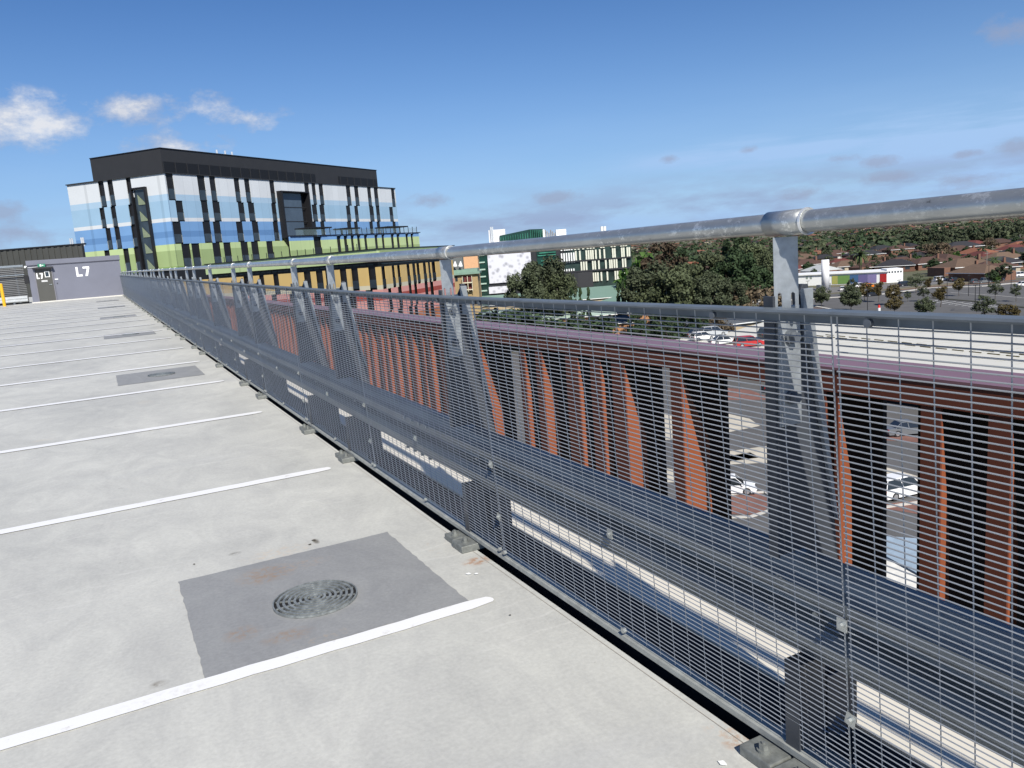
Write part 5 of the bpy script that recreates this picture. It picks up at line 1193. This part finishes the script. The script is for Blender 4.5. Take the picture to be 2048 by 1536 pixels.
# ================================================================== TREES
def leafmat(name, c, rnd=.18):
    m = mat(name, c, .75, 0, .45, 1.3, rnd=rnd, spec=.2); return m
EUC = leafmat('grey green gum leaves', (.064, .078, .044)); EUC2 = leafmat('olive gum leaves', (.070, .085, .043)); DKG = leafmat('dark green leaves', (.034, .056, .025)); BRG = leafmat('bright green leaves', (.050, .098, .022)); OLV = leafmat('rusty olive leaves', (.085, .068, .028)); BRN = leafmat('bare brown twigs', (.11, .085, .055)); RED = leafmat('dull red brown leaves', (.075, .055, .036))
BARK = mat('pale gum bark', (.28, .25, .21), .9, 0, .25, 3); BARKD = mat('dark bark', (.07, .055, .04), .9, 0, .2, 3)
def tree_proto(h, r, trunk_h, leaf, nclump, per, ls, m, bark, shape='round', seed=1):
    rd = random.Random(seed); t = empty('tree', (0, 0, 0))
    mb = MB(); mb.tube((0, 0, 0), (rd.uniform(-.2, .2), rd.uniform(-.2, .2), trunk_h), .035 * h * .5, .02 * h * .5, n=7)
    cs = []
    for k in range(nclump):
        while True:
            x, y_, z = rd.uniform(-1, 1), rd.uniform(-1, 1), rd.uniform(-1, 1)
            if x * x + y_ * y_ + z * z < 1: break
        q = (x * x + y_ * y_ + z * z) ** .5; f = .55 + .45 * q; 
        if shape == 'cone': zz = rd.random(); rr = r * (1 - zz) ** .6 * rd.uniform(.3, 1); a = rd.uniform(0, 6.28); cs.append(Vector((rr * math.cos(a), rr * math.sin(a), trunk_h * .5 + (h - trunk_h * .5) * zz)))
        elif shape == 'gum': cs.append(Vector((x * r, y_ * r, trunk_h + (h - trunk_h) * (.5 + z * .5))))
        else: cs.append(Vector((x * r, y_ * r, (h + trunk_h) / 2 + z * (h - trunk_h) / 2)))
    for c in cs[::max(1, len(cs) // 7)]: mb.tube((0, 0, trunk_h * .8), tuple(c), .018 * h * .4, .006 * h * .3, n=5)
    mb.build('trunk', bark, t, local=True)
    mb = MB()
    cr = r * (.24 if nclump > 30 else .34)
    for c in cs:
        for k in range(per):
            d_ = Vector((rd.gauss(0, 1), rd.gauss(0, 1), rd.gauss(0, .8))); d_ = d_.normalized() * cr * rd.random() ** .45; p = c + d_
            n_ = (d_.normalized() * .7 + Vector((rd.gauss(0, .6), rd.gauss(0, .6), rd.gauss(0, .6) + .35))).normalized(); a = n_.orthogonal().normalized(); b_ = n_.cross(a); s_ = ls * rd.uniform(.6, 1.35); an = rd.uniform(0, 3.14)
            u_ = (a * math.cos(an) + b_ * math.sin(an)) * s_; v_ = (b_ * math.cos(an) - a * math.sin(an)) * s_ * .6
            mb.face([p - u_, p - v_, p + u_, p + v_])
    mb.build('crown', m, t, local=True); return t
def palm_proto():
    t = empty('palm_tree', (0, 0, 0)); mb = MB(); mb.tube((0, 0, 0), (0, 0, 6), .4, .32, n=8); mb.build('trunk', BARKD, t, local=True); mb = MB(); rd = random.Random(4)
    for k in range(46):
        a = rd.uniform(0, 6.28); e = rd.uniform(-.5, 1.3); Lf = 3.6
        prev = Vector((0, 0, 6))
        for s_ in range(5):
            ee = e - s_ * .35; d_ = Vector((math.cos(a) * math.cos(ee), math.sin(a) * math.cos(ee), math.sin(ee))) * Lf / 5; nx = prev + d_; w_ = Vector((-math.sin(a), math.cos(a), 0)) * .28 * (1 - s_ * .15)
            mb.face([prev - w_ + Vector((0, 0, -.12)), prev, nx, nx - w_ + Vector((0, 0, -.12))]); mb.face([prev, prev + w_ + Vector((0, 0, -.12)), nx + w_ + Vector((0, 0, -.12)), nx]); prev = nx
    mb.build('crown', leafmat('palm fronds', (.06, .085, .035)), t, local=True); return t
PR_ = {}
used = {}
def proto(k):
    if k not in PR_:
        PR_[k] = {'gumA': lambda: tree_proto(16, 6.0, 5, 0, 62, 130, .34, EUC, BARK, 'gum', 11), 'gumB': lambda: tree_proto(14, 6.2, 3, 0, 60, 120, .36, EUC2, BARK, 'gum', 12), 'gumC': lambda: tree_proto(15, 5.0, 4, 0, 50, 120, .36, DKG, BARKD, 'gum', 13),
                  'redT': lambda: tree_proto(11, 3.8, 3, 0, 40, 100, .34, RED, BARKD, 'gum', 14), 'lotA': lambda: tree_proto(4.6, 1.75, 1.7, 0, 26, 60, .17, OLV, BARKD, 'round', 15), 'lotB': lambda: tree_proto(5.2, 1.9, 1.8, 0, 22, 55, .17, EUC, BARKD, 'round', 16),
                  'lotR': lambda: tree_proto(6.2, 2.9, 1.2, 0, 60, 90, .2, EUC, BARKD, 'round', 17), 'bush': lambda: tree_proto(3.2, 1.7, .3, 0, 24, 80, .18, DKG, BARKD, 'round', 18), 'cyp': lambda: tree_proto(6.5, 1.25, .5, 0, 40, 60, .2, DKG, BARKD, 'cone', 19),
                  'sub1': lambda: tree_proto(7, 3.2, 2, 0, 30, 45, .42, DKG, BARKD, 'round', 20), 'sub2': lambda: tree_proto(6, 3.2, 1.2, 0, 28, 45, .42, BRG, BARKD, 'round', 21), 'sub3': lambda: tree_proto(10, 4.2, 3, 0, 34, 45, .5, EUC, BARK, 'gum', 22), 'bare': lambda: tree_proto(6, 4.6, 1, 0, 40, 60, .3, BRN, BARKD, 'round', 23), 'palm': palm_proto}[k]()
        used[k] = False
    if not used[k]: used[k] = True; return PR_[k]
    return copy_tree(PR_[k])
NM = {'palm': 'palm_tree', 'cyp': 'cypress_tree', 'bush': 'shrub', 'gumA': 'gum_tree', 'gumB': 'gum_tree', 'gumC': 'dark_tree'}
HH = {'gumA': 16, 'gumB': 14, 'gumC': 15, 'redT': 11, 'lotA': 4.6, 'lotB': 5.2, 'lotR': 6.2, 'bush': 3.2, 'cyp': 6.5, 'sub1': 7, 'sub2': 6, 'sub3': 10, 'bare': 6, 'palm': 8}
def plant(k, x, y_, h, label, group=None, wide=1.0, z=-20):
    t = proto(k); s_ = h / HH[k]; t.location = (x, y_, z); t.scale = (s_ * wide, s_ * wide, s_); t.rotation_euler = (0, 0, random.uniform(0, 6.28)); t.name = NM.get(k, 'tree'); tag(t, label, 'shrub' if k == 'bush' else 'tree', group); return t
def plant_px(k, px, ytop, depth, label, group=None, wide=1.0):
    p = dep(px, ytop, depth); plant(k, p.x, p.y, p.z + 20, label, group, wide)
# tall gums near the institute
plant_px('gumA', 1052, 541, 200, 'grey green gum tree, left of the tall pair before the dotted panel', wide=.9); plant_px('gumA', 1090, 517, 205, 'tallest grey green gum before the institute, right of the pair', wide=.95); plant_px('gumB', 1112, 548, 198, 'lower gum at the right side of the tall pair', wide=.8)
G_ = 'trees of the dense clump right of the green roofs'
for q in [('gumA', 1297, 528, 175, 'grey green gum at the left edge of the dense clump', 1.0), ('gumB', 1340, 540, 168, 'olive gum low in the clump, second from its left edge', 1.0), ('redT', 1327, 488, 235, 'dull reddish tree rising behind the clump on the left', 1.0), ('sub2', 1285, 515, 250, 'small bright green tree between the institute and the clump', 1.0), ('gumB', 1378, 525, 185, 'olive gum in the middle of the clump', 1.0),
          ('gumA', 1405, 548, 170, 'grey green gum at the lower middle of the clump', 1.0), ('gumC', 1368, 505, 240, 'dark tree behind the middle of the clump', .9), ('gumB', 1420, 506, 225, 'olive gum behind the clump, left of the dark tree', 1.0), ('gumC', 1462, 498, 215, 'dark tall tree near the nearest post, left half of its crown pair', 1.05), ('gumC', 1500, 512, 205, 'broad dark tree touching the nearest post', 1.1),
          ('gumB', 1500, 486, 270, 'tall olive gum behind the broad dark tree', 1.1), ('gumA', 1455, 560, 172, 'grey green gum low before the dark trees', .9), ('bare', 1510, 578, 175, 'brownish round shrubby tree beside the nearest post', 1.1), ('gumB', 1535, 503, 260, 'pale olive gum just left of the flat bar', .9), ('gumC', 1540, 545, 215, 'dark green tree hugging the left side of the nearest post', .7), ('gumC', 1475, 470, 330, 'distant dark tree crown just below the hand tube', 1.0)]:
    plant_px(q[0], q[1], q[2], q[3], q[4], G_, q[5])
for q in [('bush', 1018, 612, 175, 'dark shrub seen through the mesh right of the podium end', 1.8), ('bush', 1160, 627, 165, 'dark shrub before the orange brick wall seen through the mesh', 1.7), ('gumC', 1275, 622, 150, 'dark tree seen through the mesh right of the brick wing', .75), ('gumC', 1330, 618, 140, 'dark tree seen through the mesh, second from the brick wing', 1.0), ('gumC', 1385, 615, 145, 'dark tree seen through the mesh left of the parked white cars', .9), ('bare', 1425, 628, 150, 'leafless branching tree before the cream shed', .7)]:
    plant_px(q[0], q[1], q[2], q[3], q[4], 'trees seen through the upper mesh', q[5])
for i, (px, yt_) in enumerate([(1143, 578), (1160.5, 579), (1176, 578), (1235, 571), (1244.5, 566)]):
    p = dep(px, yt_, 185); plant('cyp', p.x, p.y, 6.8 if False else p.z + 20, ['left of three cypresses before the sea green roof', 'middle of three cypresses before the sea green roof', 'right of three cypresses before the sea green roof', 'left of two slim cypresses by the roof hip', 'right of two slim cypresses by the roof hip'][i], 'cypresses before the green roof', .52)
LG = 'young trees planted in the asphalt lot'
for q in [('lotR', 1643, 574, 613, 'round grey green tree at the kerb right of the nearest post', .95), ('lotR', 1702, 572, 622, 'largest round tree in the lot, in front of the parked sedans', 1.0), ('lotR', 1704, 558, 592, 'dense round tree behind the largest one', .6), ('lotA', 1730, 565, 602, 'rusty olive young tree left of the orange car', 1.2), ('lotA', 1757, 563, 604, 'slim rusty tree right of the black sedan', .8), ('lotA', 1786, 568, 610, 'flat topped rusty tree in the lot', 1.0), ('lotB', 1815, 582, 604, 'small leaning tree in the middle of the lot', .8),
          ('lotB', 1832, 548, 586, 'dark young tree by the dark wagon', 1.1), ('lotA', 1857, 555, 583, 'rusty young tree on the verge', .9), ('lotA', 1878, 553, 578, 'second rusty young tree on the verge', .7), ('lotB', 1846, 571, 603, 'loose leaning tree near the bay lines', 1.0), ('lotA', 1881, 572, 614, 'pale rusty tree with slim trunk in the open lot', 1.0), ('lotA', 1918, 556, 592, 'rusty tree before the navy ute', .8),
          ('lotB', 1990, 563, 600, 'loose grey green tree at the right of the lot', 1.1), ('lotB', 2032, 568, 603, 'thin tree near the right edge of the lot', .8), ('lotA', 1790, 592, 632, 'rusty bushy tree just above the mesh rail', 1.1), ('lotR', 1850, 595, 634, 'dense dark ball tree just above the mesh rail', 1.0), ('lotB', 1969, 591, 645, 'grey green tree leaning by the pole pair', 1.1), ('lotA', 2014, 607, 650, 'rusty tree rising over the rail at the right', 1.4)]:
    p = onz(q[1], q[3], -20); d_ = camd(p); h = dep(q[1], q[2], d_).z + 20; plant(q[0], p.x, p.y, h, q[4], LG, q[5])
plant_px('palm', 1721, 497, 330, 'palm tree with drooping crown among the brown roofs'); plant_px('palm', 1990, 512, 285, 'dark drooping palm right of the brown tiled house')
plant_px('bare', 1872, 487, 400, 'large leafless brown tree among the houses', wide=1.15)

# ================================================================== SUBURB
RT = [('brown tiled', mat('brown roof tiles', (.075, .042, .032), .85, 0, .15, 1.2, rnd=.15)), ('charcoal tiled', mat('charcoal roof tiles', (.026, .026, .030), .8, 0, .15, 1.2, rnd=.2)), ('orange tiled', mat('orange roof tiles', (.20, .080, .046), .85, 0, .12, 1.2, rnd=.12)),
      ('dull red tiled', mat('dull red roof tiles', (.115, .034, .028), .85, 0, .12, 1.2, rnd=.12)), ('tan tiled', mat('tan roof tiles', (.125, .082, .056), .85, 0, .12, 1.2, rnd=.12)), ('pale metal', mat('pale metal roof', (.45, .46, .45), .6, 0, .06, 1.2))]
HW = [mat('house brick', (.17, .09, .062), .9, 0, .15, 2), mat('house cream wall', (.42, .36, .27), .85, 0, .1, 2), mat('house white wall', (.60, .58, .54), .8, 0, .06, 2)]
hp = {}
HG = 'houses of the suburb'
def house_at(x, y_, rz, ri, wi, label, simple=False, sc_=1.0, two=False):
    key = (ri, wi, two, simple)
    if key not in hp:
        if simple:
            mb = MB(); mb.box(-7, 7, -5, 5, 0, 2.8, 1); L2, W2, h0 = 7.6, 5.6, 2.75
            A, B, C_, D = (-L2, -W2, h0), (L2, -W2, h0), (L2, W2, h0), (-L2, W2, h0); E_, F_ = (-2.6, 0, h0 + 2.4), (2.6, 0, h0 + 2.4)
            mb.face([A, B, F_, E_]); mb.face([C_, D, E_, F_]); mb.face([B, C_, F_]); mb.face([D, A, E_]); o = mb.build('house', [RT[ri][1], HW[wi]]); 
        else:
            o = gable('house', 'x', (0, 0), 10, 14, 0, 0, 5.2 if two else 2.5, 2.3, HW[wi], RT[ri][1], hip=5, chim=HW[0] if ri % 2 == 0 else None, windows=3)
            o2_ = MB(); o2_.box(-9.5, -7.01, -3.5, 4, 0, 2.6); o2_.build('garage', HW[wi], o, local=True)
        hp[key] = o
    else: o = copy_tree(hp[key])
    o.location = (x, y_, -20); o.rotation_euler = (0, 0, rz); o.scale = (sc_, sc_, sc_ * 1.0); tag(o, label, 'house', HG); return o
# houses one can pick out
for (px, py, ri, wi, rz, lab, s_, two) in [(1930, 548, 4, 0, .15, 'large tan tiled brick house with a long white gutter facing the street', 1.25, False), (1985, 548, 0, 1, -.1, 'tan walled house with brown roof behind the verge at the right', 1.0, False), (1795, 516, 0, 0, .1, 'two storey brown tiled brick house with dark windows', 1.0, True), (1735, 528, 1, 0, .2, 'two storey black tiled house left of the brown two storey one', 1.0, True),
                                       (1680, 532, 3, 0, .0, 'bright red roofed house above the white tank', .85, False), (1790, 543, 1, 0, -.5, 'black tiled gabled house behind the rainbow building', 1.1, False), (1855, 538, 0, 0, .1, 'maroon brown roofed house with a tall chimney', 1.1, False), (1693, 543, 4, 1, .15, 'tan roofed house just above the white flat roof', 1.1, False), (1615, 540, 0, 0, .0, 'brown roofed house right of the flat bar, above the clinic', 1.2, False), (1750, 544, 0, 0, .3, 'dark brown roofed house behind the violet panels', 1.1, False),
                                       (1905, 480, 2, 0, .1, 'orange tiled house bright below the gum belt', 1.2, False), (2000, 484, 3, 0, .1, 'red brown roofed house at the right below the gums', 1.3, False), (1670, 515, 0, 0, .1, 'brown tiled house left of the palm', 1.1, False), (1920, 505, 1, 0, .0, 'wide black roofed house above the green shrubs', 1.4, False), (1620, 515, 0, 0, .1, 'long brown roofed house beside the flat bar', 1.2, False), (1835, 525, 1, 0, .5, 'black roofed house with solar panels', 1.1, False)]:
    p = onz(px, py, -20); house_at(p.x, p.y, VR + rz, ri, wi, lab, False, s_, two)
rd = random.Random(5)
placed = [(o.location.x, o.location.y) for o in bpy.data.objects if o.parent is None and o.name.startswith('house')]
nh = len(placed); ntree = 0
ax = Vector((math.cos(VR + .22), math.sin(VR + .22), 0)); ay = Vector((-ax.y, ax.x, 0))
cells = []
for i in range(-60, 80):
    for j in range(0, 80):
        P = ax * (i * 21) + ay * (j * 25 + (j // 2) * 9 + 200); c = RM.T @ np.array([P.x, P.y, -20 - EYE])
        if c[2] < 60: continue
        px = c[0] / c[2] * F_PX + CX; py = c[1] / c[2] * F_PX + CY
        if 1225 < px < 2110 and c[2] > 262: cells.append((c[2], P, px, py))
cells.sort(key=lambda q: q[0])
HGL = {0: 'brown tiled hip roofed house among the garden trees', 1: 'charcoal roofed house among the garden trees', 2: 'orange tiled house standing out among darker roofs', 3: 'dull red roofed house among the garden trees', 4: 'tan tiled house among the garden trees', 5: 'small pale metal roofed building among the houses'}
TGL = {'sub1': 'dark green garden tree between the suburban houses', 'sub2': 'bright green garden tree between the suburban houses', 'sub3': 'tall grey green gum rising between the suburban houses', 'bare': 'brown leafless garden tree between the suburban houses', 'palm': 'garden palm between the suburban houses'}
far = MB()
FARROOF = [RT[0][1], RT[1][1], mat('far terracotta roofs', (.20, .085, .05), .9), RT[4][1]]
for (d_, P, px, py) in cells:
    if d_ > 1500: break
    x, y_ = P.x + rd.uniform(-2.5, 2.5), P.y + rd.uniform(-2.5, 2.5)
    if 1490 < px < 1860 and d_ < 352: continue
    near = min([(x - a) ** 2 + (y_ - b_) ** 2 for a, b_ in placed[:60]] or [1e9])
    gum_belt = px > 1820 and 560 < d_ < 700
    if near > 330 and nh < 285 and not gum_belt and rd.random() < .93:
        ri = rd.choices(range(6), [34, 30, 8, 12, 11, 5])[0]; house_at(x, y_, VR + .22 + rd.choice([0, 0, math.pi / 2]) + rd.uniform(-.05, .05), ri, rd.choice([0, 0, 1, 2]), HGL[ri], d_ > 420, rd.uniform(.85, 1.15)); nh += 1
    if ntree < 250:
        for k in range(3 if (gum_belt or d_ < 430) else (2 if rd.random() < .35 else 1)):
            kk = 'sub3' if gum_belt else rd.choices(['sub1', 'sub2', 'sub3', 'bare'], [42, 22, 26, 6])[0]
            h = {'sub1': rd.uniform(3, 6.5), 'sub2': rd.uniform(2.5, 5), 'sub3': rd.uniform(6, 10.5) * (1.45 if gum_belt else 1), 'bare': rd.uniform(3.5, 6)}[kk]
            if d_ < 430 and h > 6: h = rd.uniform(3, 6)
            q = P + ax * rd.uniform(-10, 10) + ay * rd.choice([-11, 11, 12.5]); 
            plant(kk, q.x, q.y, h, TGL[kk], 'garden trees of the suburb', rd.uniform(.9, 1.3)); ntree += 1
            if ntree >= 250: break
# far suburb: roofs and tree canopy running to the horizon as one mass each
mr = MB(); mt = MB()
for k in range(5200):
    d_ = 560 * (1 / (1 - rd.random() * .90)) ** 1.0; px = rd.uniform(820, 2150)
    if d_ > 5200: continue
    p = dep(px, CY, 1); v = ray(px, 470); P = Vector((v[0], v[1], 0)) * d_ 
    if rd.random() < .20:
        a = VR + rd.choice([.2, 1.8]); ri = rd.choices([0, 1, 2, 3], [40, 30, 22, 16])[0]; s_ = rd.uniform(.8, 1.3) * (1 + d_ / 4000); M = Matrix.Translation(Vector((P.x, P.y, -20))) @ Matrix.Rotation(a, 4, 'Z')
        A, B, C_, D, E_, F_ = [M @ Vector(q) for q in ((-7 * s_, -5 * s_, 2.8), (7 * s_, -5 * s_, 2.8), (7 * s_, 5 * s_, 2.8), (-7 * s_, 5 * s_, 2.8), (-3 * s_, 0, 5.2), (3 * s_, 0, 5.2))]
        mr.face([A, B, F_, E_], ri); mr.face([C_, D, E_, F_], ri); mr.face([B, C_, F_], ri); mr.face([D, A, E_], ri); mr.box(-6.5 * s_, 6.5 * s_, -4.5 * s_, 4.5 * s_, 0, 2.8, 4 if rd.random() < .3 else 5, M=M)
    else:
        hgt = rd.uniform(3, 8.5); rr = hgt * rd.uniform(.4, .7) * (1 + d_ / 3500); c = Vector((P.x, P.y, -20 + hgt * .6)); mi = rd.choice([0, 0, 1, 2])
        for q in range(26 if d_ < 1500 else 12):
            dd = Vector((rd.gauss(0, 1), rd.gauss(0, 1), rd.gauss(0, .8))).normalized() * rr * rd.random() ** .4; dd.z *= hgt * .4 / rr; pp = c + dd; n_ = (dd.normalized() + Vector((rd.gauss(0, .5), rd.gauss(0, .5), .4))).normalized(); a_ = n_.orthogonal().normalized(); b_ = n_.cross(a_); s_ = rr * rd.uniform(.2, .42)
            mt.face([pp - a_ * s_, pp - b_ * s_, pp + a_ * s_, pp + b_ * s_], mi)
o = mr.build('far_rooftops', FARROOF + [HW[1], HW[0]]); tag(o, 'far suburban rooftops running to the horizon', 'rooftops', kind='stuff')
o = mt.build('far_trees', [DKG, EUC, EUC2]); tag(o, 'far tree canopy of the suburb running to the horizon', 'trees', kind='stuff')
print('houses', nh, 'trees', ntree, 'stops', nws)
for o in list(bpy.data.objects):
    if o.parent is None and o.name.split('.')[0] == 'x': pass
